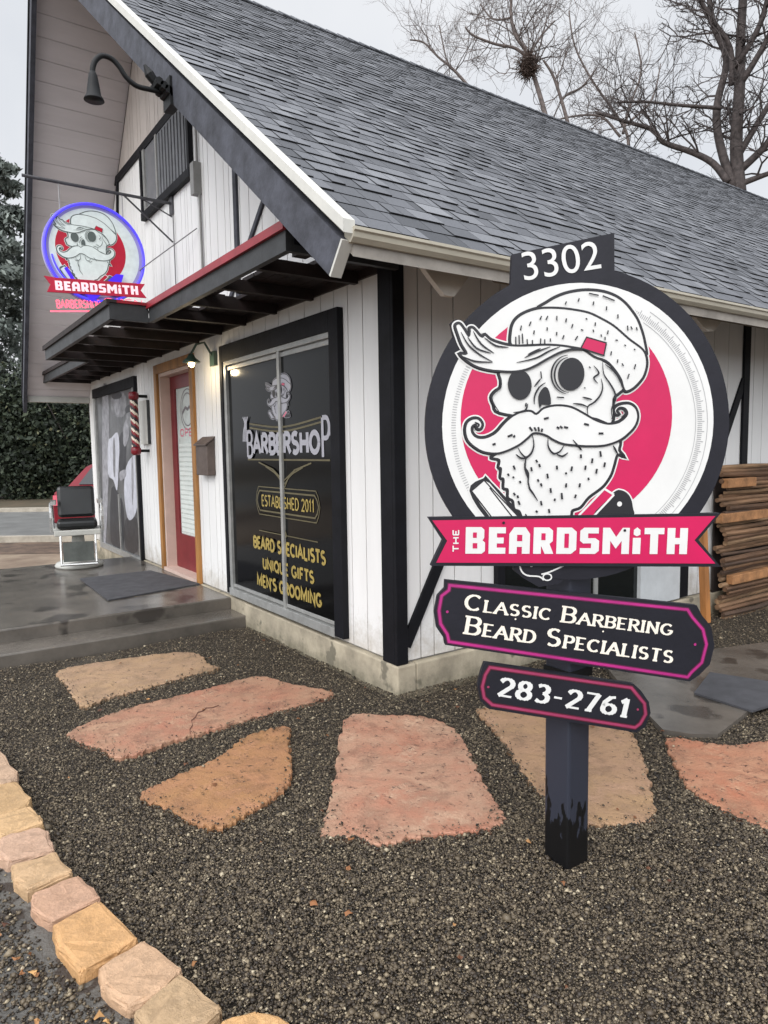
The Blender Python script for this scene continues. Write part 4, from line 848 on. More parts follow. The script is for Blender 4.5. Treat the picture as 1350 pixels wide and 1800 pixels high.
ticksA = [(540,235,528,262),(605,200,595,225),(645,200,632,225),(445,330,445,378),(465,320,467,376),(485,310,489,372),(515,345,517,378),(548,350,548,378),(600,340,598,376),(625,345,625,374),(745,320,735,345),(830,325,815,350),(660,340,660,360),(880,215,890,222),(925,285,930,300),(975,315,978,330),(850,285,865,290),(1065,350,1080,352),(1120,380,1130,385),(1105,495,1115,512),(1180,405,1188,412),(1160,265,1170,285),(1195,270,1200,290),(700,200,700,228),(760,215,756,240),(640,270,640,292),(700,300,698,322),(560,290,556,315),(480,260,474,290),(800,250,792,275),(1000,330,1000,350),(1040,420,1036,445),(1150,560,1140,590),(1190,500,1182,530),(1080,470,1076,492),(940,240,938,262),(1020,290,1014,314),(760,110,752,130),(840,90,832,112),(930,110,926,134),(1010,140,1008,165),(1080,190,1080,215),(1140,260,1142,290),(900,60,960,72),(985,75,1060,105),(600,545,605,590),(700,705,745,708),(870,645,878,650),(900,515,910,525)]
ticksB = [(570,385,580,400),(590,410,596,430),(580,505,588,520),(600,530,606,550),(430,590,442,605),(455,605,460,622),(395,470,402,485),(425,490,435,497),(970,330,975,365),(922,375,918,405),(795,425,790,455),(755,462,760,475),(895,495,900,510),(845,530,840,555),(730,590,733,630),(690,625,685,640),(570,700,580,712),(470,515,475,530),(395,240,425,228),(430,245,440,232),(700,180,715,190),(720,175,735,188),(640,470,645,500),(660,560,664,590),(600,640,606,668),(700,420,702,445),(760,530,756,556),(820,600,812,622),(880,420,876,446),(950,440,944,470),(1000,400,994,430),(540,430,545,455),(430,420,440,445),(460,640,470,664),(650,690,654,715),(850,350,850,374),(300,290,320,284),(870,160,900,168),(960,220,990,220),(620,130,650,122),(745,180,770,185),(530,180,548,205),(560,182,572,205),(585,180,590,208),(610,190,605,210)]
def emblem(to3, T, name, mats, parent, h=.0, lw=.0066, ring=True, detail=True):
    """T maps sign-plane (u, v) to the target plane; mats: 0 black, 1 white, 2 pink/accent, 3 pale tick grey"""
    fl = Flat(to3); sc_ = np.linalg.norm(np.array(T(1., 0.))-np.array(T(0., 0.))); A_ = lambda p: T(*za(*p)); B_ = lambda p: T(*zb7(*p))
    def closed(pts, fn, n=4): return [fn(p) for p in cat(pts, n, True)]
    if ring:
        fl.ell(T(UC, VC+.005), RW*sc_, RW*sc_, h, 1, 72)
        fl.ell(T(-.0428, 1.499), .334*sc_, .334*sc_, h+.0007, 2, 72)
        if detail:
            for k in range(150):
                th_ = math.radians(-72+k*.92 if k < 150 else 0); r0_, r1_ = .378, .393+(.008 if k % 5 == 0 else 0)
                fl.stroke([T(UC-.0+r0_*math.cos(th_), VC+r0_*math.sin(th_)), T(UC+r1_*math.cos(th_), VC+r1_*math.sin(th_))], .0022*sc_, h+.0008, 3)
            for k in range(60):
                th_ = math.radians(150+k*1.15); fl.stroke([T(UC+.388*math.cos(th_), VC+.388*math.sin(th_)), T(UC+.402*math.cos(th_), VC+.402*math.sin(th_))], .002*sc_, h+.0008, 3)
            for r_ in (.372, .41): fl.stroke([T(UC+r_*math.cos(math.radians(a)), VC+r_*math.sin(math.radians(a))) for a in range(-70, 62, 4)], .0016*sc_, h+.00085, 3)
    sil = [(hair, A_), (cuff, A_), (crown, A_), (head, A_), (mous, B_), (beard, B_), (comb, B_), (razor_b, B_)]
    for pts, fn in sil:   # white halo outside the line work
        fl.stroke(closed(pts, fn), .021*sc_, h+.0013, 1, closed=True)
    for pts, fn in sil: fl.stroke(closed(pts, fn), .0125*sc_, h+.0019, 0, closed=True)
    order = [(beard, B_, 1), (head, A_, 1), (crown, A_, 1), (cuff, A_, 1), (hair, A_, 1), (mous, B_, 1)]
    hh_ = h+.0025
    fl.poly(closed(comb, B_, 1), hh_, 1); fl.poly(closed(razor_h, B_, 1), hh_, 2); fl.poly(closed(razor_b, B_, 3), hh_, 0); fl.ell(B_((1095,660)), .008*sc_, .008*sc_, hh_+.0006, 1, 14)
    for ln in (((172,578),(300,745)), ((250,512),(470,745)), ((172,578),(250,512)), ((285,560),(430,745))): fl.stroke([B_(p) for p in ln], lw*.6*sc_, hh_+.0006, 0)
    for ln in (((1000,565),(828,745)), ((1060,602),(925,745)), ((1000,565),(1060,602))): fl.stroke([B_(p) for p in ln], lw*1.0*sc_, hh_+.0006, 1)
    for pts, fn, mi in order:
        fl.poly(closed(pts, fn), hh_, mi); fl.stroke(closed(pts, fn), lw*sc_, hh_+.0005, 0, closed=True); hh_ += .0007
    h2 = h+.0080
    fl.ell(A_((470,628)), .0370*sc_, .0455*sc_, h2, 0, 28, .1); fl.ell(A_((790,562)), .0415*sc_, .0500*sc_, h2, 0, 28, -.1)
    # put hair fringe back over the left eye top
    fl.poly([A_(p) for p in cat([(400,545),(470,541),(530,520),(560,500),(500,500),(420,520)], 3, True)], h2+.0005, 1)
    fl.stroke([A_(p) for p in cat([(320,542),(420,547),(500,536),(570,508),(640,468),(720,427),(790,408),(860,406)], 4)], lw*sc_, h2+.0008, 0)
    fl.poly([A_(p) for p in cat([(588,752),(585,700),(605,658),(632,640),(655,672),(664,748),(628,752),(606,750),(596,775)], 2, True)], h2, 0)
    def ar(c, rx, ry, a0, a1): return [(c[0]+rx*math.cos(math.radians(a)), c[1]+ry*math.sin(math.radians(a))) for a in np.linspace(a0, a1, 12)]
    LA = [ar((778,565), 112, 122, 100, 265), ar((782,567), 96, 110, 95, 262), [(560,750),(562,700),(590,645),(630,615)], [(975,590),(985,640),(972,690),(935,735),(892,765),(893,815)], [(892,765),(850,750),(800,745)],
          [(985,485),(992,560),(1030,620),(1058,670),(1066,720),(1040,780),(1050,860)], [(930,510),(962,555),(930,585),(955,620)], [(1000,500),(1070,560),(1112,650)], [(350,600),(352,645),(318,672),(295,705),(310,750),(345,800)],
          [(430,800),(500,790),(520,745)], [(104,300),(150,380),(220,440),(300,485)], [(180,295),(230,375),(310,432)], [(250,335),(320,385),(400,395)], [(110,450),(190,482),(300,488)], [(450,490),(570,462),(650,420),(720,392)], [(500,460),(570,425),(660,392)], [(520,440),(600,402)], [(145,330),(200,400),(290,432)],
          [(600,590),(560,640)], [(510,740),(505,765)], [(1130,660),(1060,700),(1066,720)], [(920,720),(860,705)]]
    LB = [[(548,228),(557,290),(543,340),(510,368),(480,345),(458,308)], [(645,250),(648,305),(680,345),(720,332),(745,293)], [(700,350),(735,362),(770,340)], [(445,350),(480,375),(520,372)], [(510,368),(502,430),(520,500)], [(500,430),(522,470),(520,540)], [(520,500),(530,560),(550,590),(582,640)], [(800,260),(850,318),(830,296)], [(1050,295),(1080,350)], [(1110,70),(1130,95),(1100,120)], [(1060,110),(1040,130)], [(190,150),(215,165),(205,185)], [(505,720),(520,760)], [(800,720),(780,745)]]
    for ln in LA: fl.stroke([A_(p) for p in cat(ln, 4)], lw*.85*sc_, h2+.0009, 0, taper=True)
    for ln in LB: fl.stroke([B_(p) for p in cat(ln, 4)], lw*.95*sc_, h2+.0009, 0, taper=True)
    # nose/moustache overlap
    if detail:
        for t in ticksA: fl.stroke([A_(t[:2]), A_(t[2:])], lw*.6*sc_, h2+.0009, 0)
        for t in ticksB: fl.stroke([B_(t[:2]), B_(t[2:])], lw*.95*sc_, h2+.0009, 0, taper=False)
    fl.poly([A_(p) for p in ((885,332),(1008,368),(992,446),(850,400))], h2+.001, 2); fl.stroke([A_(p) for p in ((885,332),(1008,368),(992,446),(850,400))], lw*.6*sc_, h2+.0014, 0, closed=True)
    return fl.build(name, mats, parent)

# ---------------------------------------------------------------- the street sign
dk_sign = M('charcoal_sign_board', (29,29,37), .5, .12, 9, .15, 60, spec=.3); wh_sign = M('white_sign_paint', (210,210,208), .45, .03, 6); tick = M('pale_tick_grey', (150,150,152), .6, 0)
blk_sign = M('black_sign_ink', (22,22,28), .45, 0); cream_l = M('cream_sign_letters', (228,220,206), .5, .04, 20); plum = M('plum_border_paint', (170,38,118), .45, .12, 8); dplum = M('dark_plum_paint', (88,14,60), .5, .1); rose = M('dull_rose_border', (150,52,88), .45, .12, 8); drose = M('dark_rose_paint', (84,14,40), .5, .1)
sg = empty('street_sign', (AXP[0], AXP[1], GZ), 'black post sign with round white and magenta bearded skull emblem and stacked name boards', 'sign')
mb = MB(); s_ = .0525; nrow = 30
mb.box((AXP[0]-s_, AXP[1]-s_, -.12), (AXP[0]+s_, AXP[1]+s_, 1.15)); 
pm = bpy.data.materials.new('chipped_black_post_paint'); pm.use_nodes = True; t = pm.node_tree; b_ = t.nodes['Principled BSDF']; b_.inputs['Roughness'].default_value = .42
co = t.nodes.new('ShaderNodeTexCoord'); mp = t.nodes.new('ShaderNodeMapping'); mp.inputs['Scale'].default_value = (12, 12, 4); n1 = t.nodes.new('ShaderNodeTexNoise'); n1.inputs['Scale'].default_value = 3.2; n1.inputs['Detail'].default_value = 6
sx = t.nodes.new('ShaderNodeSeparateXYZ'); mr = t.nodes.new('ShaderNodeMapRange'); mr.inputs[1].default_value = 0.0; mr.inputs[2].default_value = .34; mr.inputs[3].default_value = .34; mr.inputs[4].default_value = -.16
ad = t.nodes.new('ShaderNodeMath'); ad.operation = 'ADD'; rp = t.nodes.new('ShaderNodeValToRGB'); rp.color_ramp.elements[0].position = .57; rp.color_ramp.elements[1].position = .6
rp.color_ramp.elements[0].color = (*lin((44,47,58)), 1); rp.color_ramp.elements[1].color = (*lin((7,7,9)), 1)
t.links.new(co.outputs['Object'], mp.inputs[0]); t.links.new(mp.outputs[0], n1.inputs['Vector']); t.links.new(co.outputs['Object'], sx.inputs[0]); t.links.new(sx.outputs[2], mr.inputs[0])
t.links.new(n1.outputs['Fac'], ad.inputs[0]); t.links.new(mr.outputs[0], ad.inputs[1]); t.links.new(ad.outputs[0], rp.inputs[0]); t.links.new(rp.outputs[0], b_.inputs['Base Color'])
mb.build('post', pm, sg, bevel=.008)
# round board + number plate + banner backing (one board)
mb = MB(); N = 96
mb.prism([s3(UC-.0+RB*math.cos(2*math.pi*i/N), VC+RB*math.sin(2*math.pi*i/N), 0) for i in range(N)], -SN*.022)
plate = [sp(*p) for p in ((897,520),(900,447),(1080,409),(1081,530))]; mb.prism([s3(*p, -.001) for p in plate[::-1]], -SN*.02)
hb = [sp(780+a/3.5526, 500+b/3.5526) for a, b in ((40,240),(80,215),(130,250),(260,270),(200,420),(90,470),(40,430),(60,330))]; mb.prism([s3(*p, -.0015) for p in hb], -SN*.019)
ban_o = [z6(*p) for p in ((28,118),(1262,100),(1168,213),(1262,326),(40,322),(90,215))]
mb.prism([s3(*p, .012) for p in ban_o], -SN*.03)
low = [z6(*p) for p in ((395,300),(650,300),(640,345),(590,400),(500,415),(440,380),(395,345))]; mb.prism([s3(*p, -.002) for p in low], -SN*.018)
rb_ = mb.build('round_board', dk_sign, sg)
emblem(s3, lambda u, v: np.array([u, v]), 'emblem', [blk_sign, wh_sign, pinkm, tick], rb_, h=.0008)
fl = Flat(s3); font_text(fl, '3302', sp(922,494), sp(1057,472), .084, .002, 0, bold=.0)
fl.build('house_number', [wh_sign], rb_)
fl = Flat(s3)
fl.poly([z6(*p) for p in ((45,130),(1238,112),(1150,214),(1238,312),(62,308),(108,216))], .0135, 0)
bnr = fl.build('ribbon_banner', [pinkm], rb_)
fl = Flat(s3)
# block letters of the name
A0, B0 = z6(184,270), z6(1118,272); hgt = np.linalg.norm(z6(184,158)-z6(184,270))
BLK = {'B': ([[(.0,0),(.5,0),(.6,.1),(.6,.42),(.52,.5),(.57,.6),(.57,.9),(.48,1),(0,1)]], [[(.22,.2),(.22,.4),(.36,.4),(.36,.2)], [(.22,.6),(.22,.8),(.34,.8),(.34,.6)]], .62),
 'E': ([[(0,0),(.52,0),(.52,.23),(.25,.23),(.25,.39),(.46,.39),(.46,.61),(.25,.61),(.25,.77),(.52,.77),(.52,1),(0,1)]], [], .54),
 'A': ([[(0,0),(.24,0),(.24,.26),(.4,.26),(.4,0),(.64,0),(.64,.75),(.5,1),(.14,1),(0,.75)]], [[(.24,.48),(.24,.72),(.4,.72),(.4,.48)]], .66),
 'R': ([[(0,0),(.24,0),(.24,.3),(.36,.0),(.63,0),(.5,.38),(.6,.48),(.6,.88),(.48,1),(0,1)]], [[(.24,.52),(.24,.78),(.37,.78),(.37,.52)]], .63),
 'D': ([[(0,0),(.46,0),(.62,.16),(.62,.84),(.46,1),(0,1)]], [[(.24,.23),(.24,.77),(.38,.77),(.38,.23)]], .64),
 'S': ([[(0,0),(.48,0),(.6,.12),(.6,.5),(.48,.6),(.25,.6),(.25,.78),(.58,.78),(.58,1),(.12,1),(0,.88),(0,.5),(.1,.4),(.35,.4),(.35,.22),(0,.22)]], [], .62),
 'M': ([[(0,0),(.24,0),(.24,.5),(.42,.2),(.6,.5),(.6,0),(.84,0),(.84,1),(.62,1),(.42,.65),(.22,1),(0,1)]], [], .86),
 'I': ([[(0,0),(.25,0),(.25,.62),(0,.62)], [(.02,.74),(.125,.68),(.23,.74),(.23,.92),(.125,1.02),(.02,.92)]], [], .27),
 'T': ([[(.19,0),(.44,0),(.44,.76),(.63,.76),(.63,1),(0,1),(0,.76),(.19,.76)]], [], .64),
 'H': ([[(0,0),(.25,0),(.25,.38),(.4,.38),(.4,0),(.65,0),(.65,1),(.4,1),(.4,.62),(.25,.62),(.25,1),(0,1)]], [], .66)}
tot = sum(BLK[c][2] for c in 'BEARDSMITH')+.09*9; sx_ = np.linalg.norm(B0-A0)/tot; ex = (B0-A0)/np.linalg.norm(B0-A0); ey = np.array([-ex[1], ex[0]])
ox = 0
def block_word(fl, A0, ex, ey, sx_, hgt, h, mi, mh):
    ox = 0
    for c in 'BEARDSMITH':
        outs, holes, wd = BLK[c]
        for p in outs: fl.poly([A0+ex*sx_*(ox+a)+ey*hgt*b for a, b in p], h, mi)
        for p in holes: fl.poly([A0+ex*sx_*(ox+a)+ey*hgt*b for a, b in p], h+.0007, mh)
        ox += wd+.09
block_word(fl, A0, ex, ey, sx_, hgt, .0148, 0, 1)
write(fl, 'THE', z6(155,168)-np.array([0,0]), z6(155,168)+(z6(155,262)-z6(155,168)), .001, w=.1) if False else None
a_, b_2 = z6(156,262), z6(156,170); write(fl, 'THE', a_, b_2, np.linalg.norm(z6(133,200)-z6(156,200)), w=.24, h=.0148, mi=0)
for s0_ in ((345,140),(855,172)): fl.ell(z6(*s0_), .0045, .0045, .0165, 2, 10)
fl.build('name_lettering', [wh_sign, pinkm, dk_sign], rb_)
# scissor detail under the banner
fl = Flat(s3)
for ln in (((415,305),(425,345),(450,365),(500,370),(520,385)), ((630,312),(580,335),(540,352),(510,360))): fl.stroke([z6(*p) for p in cat(ln, 4)], .0048, .001, 0)
fl.ell(z6(468,322), .0055, .0055, .001, 0, 14); fl.stroke([z6(535+18*math.cos(a), 372+14*math.sin(a)) for a in np.linspace(0, 6.283, 16)], .0042, .001, 0)
fl.build('razor_tip', [wh_sign], rb_)
# lower boards
def board(name, outer, border, mats, lines, thick=.02, hh=.006):
    mb = MB(); pts = [z6(*p) for p in outer]; mb.prism([s3(*p, hh) for p in pts], -SN*thick); o = mb.build(name, dk_sign, sg, bevel=.002)
    fl = Flat(s3); bp_ = [z6(*p) for p in border]; fl.stroke(bp_, .0145, hh+.0008, 1, closed=True); fl.stroke(bp_, .008, hh+.0014, 0, closed=True)
    fl.build('border_line', mats, o); fl = Flat(s3); lines(fl, hh+.001); fl.build('lettering', [cream_l, mats[0], wh_sign], o); return o
def l1(fl, h):
    a, b = z6(182,506), z6(1052,616); write(fl, 'CLASSIC BARBERING', a, b, np.linalg.norm(z6(182,442)-z6(182,506)), w=.24, thin=.10, serif=True, small=.72, h=h, mi=0, gap=.2, space=.42)
    a, b = z6(182,607), z6(1052,732); write(fl, 'BEARD SPECIALISTS', a, b, np.linalg.norm(z6(182,536)-z6(182,607)), w=.24, thin=.10, serif=True, small=.7, h=h, mi=0, gap=.2, space=.42)
    for p in ((110,517),(1157,655)): fl.ell(z6(*p), .0045, .0045, h, 1, 10)
    for p in ((398,548),(768,600)): fl.ell(z6(*p), .003, .003, h, 0, 8)
board('services_board', [(100,383),(1165,490),(1185,530),(1225,580),(1240,660),(1220,740),(1175,785),(1135,812),(100,657),(95,628),(65,585),(55,520),(68,450),(98,418)],
      [(120,405),(1125,508),(1145,540),(1190,592),(1205,655),(1185,732),(1142,772),(1125,793),(117,643),(110,612),(82,568),(75,512),(86,450),(117,426)], [plum, dplum], l1)
def l2(fl, h):
    a, b = z6(322,868), z6(872,962); write(fl, '283-2761', a, b, np.linalg.norm(z6(322,795)-z6(322,868)), w=.3, thin=.12, serif=True, h=h, mi=2, gap=.18)
    for p in ((283,835),(915,930)): fl.ell(z6(*p), .004, .004, h, 1, 10)
board('phone_board', [(268,732),(900,824),(928,850),(962,898),(970,945),(948,1002),(910,1028),(285,928),(250,892),(238,830),(254,768)],
      [(290,752),(888,838),(910,865),(943,905),(948,950),(925,990),(903,1006),(300,910),(266,880),(258,833),(270,785)], [rose, drose], l2)
# post cleat strap between the boards
mb = MB(); mb.box((AXP[0]-.056, AXP[1]-.056, .60), (AXP[0]+.056, AXP[1]+.056, .63)); mb.build('post_collar', blk, sg)

# small emblem repeated on the front window film
e0, e1 = G(472, 700, WY), G(522, 700, WY); ez0 = G(500, 745, WY)[1]; ez1 = G(500, 658, WY)[1]; ksx = (e1[0]-e0[0])/.66; ksz = (ez1-ez0)/.80
emblem(lambda u, v, h: (u, WY-h*.4-.0008, v), lambda u, v: np.array([(e0[0]+e1[0])/2+(u-UC)*ksx, (ez0+ez1)/2+(v-VC)*ksz]), 'window_emblem', [M('film_dark', (30,26,30), .4, 0), wht, pinkf, tick], fw_, h=0, lw=.008, detail=False, ring=False)
# ---------------------------------------------------------------- hanging neon sign
NX = -3.5
ns = empty('neon_sign', (NX, -.6, 3.65), 'round lit neon sign with bearded skull hanging from a wall bracket above the canopy', 'sign')
bar0, bar1 = hit(38, 305, 0, NX), (NX, -.001, 3.66)
mb = MB(); zbar = (bar0[2]+3.66)/2; mb.tube([(NX, bar0[1], zbar), (NX, -.001, zbar)], .014, 8); mb.box((NX-.04, -.02, zbar-.1), (NX+.04, -.001, zbar+.1)); 
mb.tube([(NX, -.45, zbar), (NX, -.01, zbar-.35)], .008, 6); mb.tube([(NX, -.3, zbar), (NX+.0, -.01, zbar-.12)], .006, 6)
mb.build('bracket', M('grey_bracket_iron', (84,84,88), .5, .15, metal=.3), ns)
nc = hit(167, 447, 0, NX); nr = .5*abs(hit(78,447,0,NX)[1]-hit(254,447,0,NX)[1]); 
tn = lambda u, v: np.array([nc[1]+(u-UC)*nr/RB, nc[2]+(v-VC)*nr/RB])
n3 = lambda u, v, h: np.array([NX+.02+h, u, v])
acr = M('lavender_acrylic', (168,160,206), .3, .06, 6); 
mb = MB(); N = 64; mb.prism([(NX+.02, nc[1]+nr*1.02*math.cos(2*math.pi*i/N), nc[2]+nr*1.02*math.sin(2*math.pi*i/N)) for i in range(N)], (-.03, 0, 0)); disc = mb.build('sign_disc', acr, ns)
emblem(n3, tn, 'emblem', [M('neon_sign_grey', (88,98,96), .5, 0), M('neon_face_grey', (214,224,222), .5, .06, 20, emit=.12), M('neon_sign_red', (196,24,56), .5, .1, 6), tick], disc, h=.001, lw=.006, detail=False)
bluen = M('blue_neon', (70,60,210), .4, 0, emit=1.0); violet = M('violet_neon', (60,30,190), .4, 0, emit=.9); pinkn = M('pink_neon', (255,96,120), .4, 0, emit=1.2)
mb = MB(); mb.tube([(NX+.04, nc[1]+nr*.98*math.cos(a), nc[2]+nr*.98*math.sin(a)) for a in np.linspace(0, 6.2832, 60)], .012, 6, cap=False)
mb.tube([(NX+.04, nc[1]+nr*.86*math.cos(a), nc[2]+nr*.86*math.sin(a)) for a in np.linspace(3.3, 4.6, 20)], .008, 6); mb.build('neon_ring', bluen, ns, smooth=True)
q = lambda x, y: hit(x/3.375, 280+y/3.375, 0, NX+.06)[1:]
fl = Flat(lambda u, v, h: np.array([NX+.06+h, u, v])); mbp = MB()
rib = [q(*p) for p in ((262,690),(335,702),(860,740),(835,778),(870,822),(280,785),(300,740))]
mb = MB(); mb.prism([(NX+.06, *p) for p in rib[::-1]], (-.02, 0, 0)); rbn = mb.build('ribbon_banner', M('crimson_ribbon', (190,28,62), .5, .08, 8, emit=.0), ns)
A1, B1 = q(330,775), q(822,805); A1, B1 = np.array(A1), np.array(B1); e1 = (B1-A1)/np.linalg.norm(B1-A1); e2 = np.array([-e1[1], e1[0]])
block_word(fl, A1, e1, e2, np.linalg.norm(B1-A1)/tot, q(330,720)[1]-q(330,775)[1], .003, 0, 1); fl.build('name_lettering', [M('lit_pale_pink_letters', (250,214,222), .4, 0, emit=.35), MATS['crimson_ribbon']], rbn)
fl = Flat(lambda u, v, h: np.array([NX+.05+h, u, v])); write(fl, 'BARBERSHOP', q(340,880), q(600,880), abs(q(330,835)[1]-q(330,880)[1]), w=.16, mi=0); write(fl, 'OPEN', q(620,850), q(850,865), abs(q(330,820)[1]-q(330,850)[1]), w=.16, mi=0)
fl.stroke([q(300,900), q(590,900)], .012, 0, 0); fl.build('neon_script', [pinkn], ns)
fl = Flat(lambda u, v, h: np.array([NX+.055+h, u, v])); fl.poly([q(*p) for p in ((505,800),(600,805),(550,845))], 0, 0); fl.poly([q(*p) for p in ((640,720),(690,680),(735,685),(720,735))], 0, 0); fl.stroke([q(*p) for p in ((390,640),(440,720))], .03, 0, 0); fl.build('neon_accent', [violet], ns)
mb = MB()
for yy in (hit(103,330,0,NX)[1], hit(215,360,0,NX)[1]): mb.tube([(NX, yy, zbar), (NX, yy, nc[2]+math.sqrt(max(0, nr**2-(yy-nc[1])**2))*.96)], .005, 5)
mb.build('hanger', M('steel_wire', (150,150,150), .4, 0), ns)
mb = MB(); mb.tube(cat([(NX, nc[1]+nr*.9, nc[2]-.1), (NX+.1, -.3, 3.05), (G(350,402)[0], -.02, G(350,402)[1])], 6), .005, 5)
mb.tube([(NX+.06, -.02, zbar-.12), (NX+.06, -.02, 2.9)], .006, 5); mb.build('cable', M('grey_cable', (120,120,122), .5, 0), ns)

# ---------------------------------------------------------------- barber chair on the landing
cp = hit(140, 995, 2, .13); ch = empty('barber_chair', (cp[0], cp[1], .131), 'old black barber chair with white enamel base on the landing by the poster window', 'chair')
chrome = M('worn_chrome', (190,190,188), .25, .1, 12, metal=.8); vin = M('black_vinyl', (17,20,21), .35, .15, 8, .1, 30); enam = M('white_enamel', (178,178,172), .35, .08, 8)
dirc = np.array([CAM[0]-cp[0], CAM[1]-cp[1]]); dirc /= np.linalg.norm(dirc); perp = np.array([-dirc[1], dirc[0]])
def cb(mb, f0, f1, s0, s1, z0, z1, lean=0, mi=0):   # box in chair axes: f forward (to camera), s sideways
    P = []
    for z_, lz in ((z0, 0), (z1, lean)):
        for f, s in ((f0, s0), (f1, s0), (f1, s1), (f0, s1)): P.append((cp[0]+dirc[0]*(f-lz)+perp[0]*s, cp[1]+dirc[1]*(f-lz)+perp[1]*s, .131+z_))
    mb.hexa([P[0], P[3], P[2], P[1], P[4], P[7], P[6], P[5]], mi)
def cpnt(f, s, z): return (cp[0]+dirc[0]*f+perp[0]*s, cp[1]+dirc[1]*f+perp[1]*s, .131+z)
mb = MB(); cb(mb, -.17, .2, -.2, .2, .43, .52); mb.build('seat', vin, ch, bevel=.03)
mb = MB(); cb(mb, -.2, -.11, -.19, .19, .53, .87, .06); mb.build('backrest', vin, ch, bevel=.035)
mb = MB(); cb(mb, -.2, .22, -.23, .23, .36, .42); mb.build('seat_frame', enam, ch, bevel=.01)
for s in (-1, 1):
    mb = MB(); mb.tube(cat([cpnt(-.16, .245*s, .38), cpnt(-.18, .25*s, .66), cpnt(0, .25*s, .7), cpnt(.2, .25*s, .66), cpnt(.21, .25*s, .4)], 5), .016, 8); cb(mb, -.12, .16, .23*s-.02, .23*s+.03, .69, .73); mb.build('armrest', chrome, ch, smooth=False)
mb = MB(); mb.lathe(cpnt(0, 0, 0), [(.24,0),(.25,.02),(.23,.05),(.12,.09),(.075,.14),(.06,.36)], k=24); mb.build('pedestal', enam, ch, smooth=True)
mb = MB(); cb(mb, .3, .33, -.15, .15, .1, .3, .03); mb.build('footplate', M('footplate_dark', (74,78,74), .5, .2, metal=.3), ch)
mb = MB()
for s in (-.17, .17): mb.tube([cpnt(.2, s, .38), cpnt(.31, s, .08)], .012, 8)
mb.tube([cpnt(.33, -.18, .07), cpnt(.36, .18, .07)], .014, 8); mb.build('footrest_bar', chrome, ch)

# ---------------------------------------------------------------- wood screen on the right
wy0 = S(1252, 900, .0)[0]; wz1 = S(1258, 826, .25)[1]
wsn = empty('wood_screen', (.25, wy0+.8, GZ), 'stacked split rails of weathered brown wood against the side wall', 'wood stack')
wmats = [M('weathered_rail_' + 'abcd'[i], c, .8, .3, 14, .5, 60, stretch=(1, .15, 1)) for i, c in enumerate(((104,76,54), (126,96,70), (82,62,48), (148,118,88)))]
z_ = -.12; k = 0; mb = MB()
while z_ < 1.17:
    r = rng.uniform(.015, .024); a0 = wy0-.05+rng.uniform(-.08, .05)
    pts = [(.12+rng.normal(0, .006)+.03*math.sin(k), a0+j*.5, z_+r+rng.normal(0, .004)) for j in range(9)]
    mb.tube(pts, [r*rng.uniform(.85, 1.1) for _ in pts], 7, rng.integers(0, 4)); z_ += r*1.75; k += 1
mb.build('rails', wmats, wsn)
mb = MB(); p0 = S(1246, 1095, .2); p1 = S(1240, 930, .2); mb.prism([(.2, p0[0]-.03, p0[1]), (.2, p0[0]+.03, p0[1]), (.2, p1[0]+.03, p1[1]), (.2, p1[0]-.03, p1[1])], (-.05, 0, 0)); mb.build('prop_post', M('new_orange_wood', (176,118,66), .6, .2, 10, stretch=(1,1,.2)), wsn)
for a, b in (((1282,905),(1352,930)), ((1300,1014),(1375,1035)), ((1292,842),(1330,855))):
    y0, z0 = S(*a, .24); y1, z1 = S(*b, .24); mb = MB(); mb.box((.13, y0, z0-.075), (.19, y1+.1, z0)); mb.build('cut_block', M('tan_cut_wood', (168,120,78), .7, .25, 12), wsn, bevel=.006)
mb = MB(); mb.box((.02, wy0-.02, -.15), (.03, wy0+4, 1.18)); mb.build('backing', M('dark_gap_boards', (40,30,26), .9, .2), wsn)

# ---------------------------------------------------------------- red car beyond the chair
cc = D(170, 880, 12.2); cc[2] = -.17; cdir = HR*.12+HF*.99; cdir /= np.linalg.norm(cdir); cside = np.array([-cdir[1], cdir[0], 0])
car = empty('parked_car', (cc[0], cc[1], -.17), 'dark red parked car partly hidden behind the barber chair and wall', 'car')
def cpt(f, s, z): p = cc+cdir*f+cside*s; return (p[0], p[1], -.17+z)
carred = M('dark_red_car_paint', (110,10,28), .4, .05, 2, spec=.3)
prof = [(0,.3),(-.02,.62),(.05,.86),(.45,.93),(.85,1.28),(1.3,1.38),(2.2,1.36),(2.9,1.0),(3.9,.86),(4.2,.7),(4.25,.35),(3.9,.25),(.4,.22)]
mb = MB(); secs = []
for s, ins in ((-.86,.06),(-.8,.0),(.8,.0),(.86,.06)): secs.append([cpt(f+(ins if f < 2 else -ins), s*(1 if z < .95 else .82), z-(ins*.5 if z > .5 else 0)) for f, z in prof])
n = len(prof); V = [p for s in secs for p in s]; fs = [(k*n+i, k*n+(i+1) % n, (k+1)*n+(i+1) % n, (k+1)*n+i) for k in range(3) for i in range(n)]
mb.add(V, fs); tr = tessellate_polygon([[Vector((f, z, 0)) for f, z in prof]]); mb.add(secs[0], tr); mb.add(secs[3], [t[::-1] for t in tr]); mb.build('body', carred, car, bevel=.03)
mb = MB(); mb.hexa([cpt(.47,-.6,.97), cpt(.47,.6,.97), cpt(.50,.6,.98), cpt(.5,-.6,.98), cpt(.80,-.52,1.27), cpt(.80,.52,1.27), cpt(.84,.52,1.27), cpt(.84,-.52,1.27)]); mb.build('rear_window', M('car_glass', (26,28,32), .05, 0), car)
for s in (-1, 1):
    mb = MB(); mb.hexa([cpt(-.045,.5*s,.62), cpt(-.045,.8*s,.62), cpt(.03,.82*s,.62), cpt(.03,.5*s,.62), cpt(-.03,.5*s,.8), cpt(-.03,.8*s,.8), cpt(.05,.82*s,.8), cpt(.05,.5*s,.8)]); mb.build('tail_light', M('tail_lens', (190,70,90), .2, 0), car)
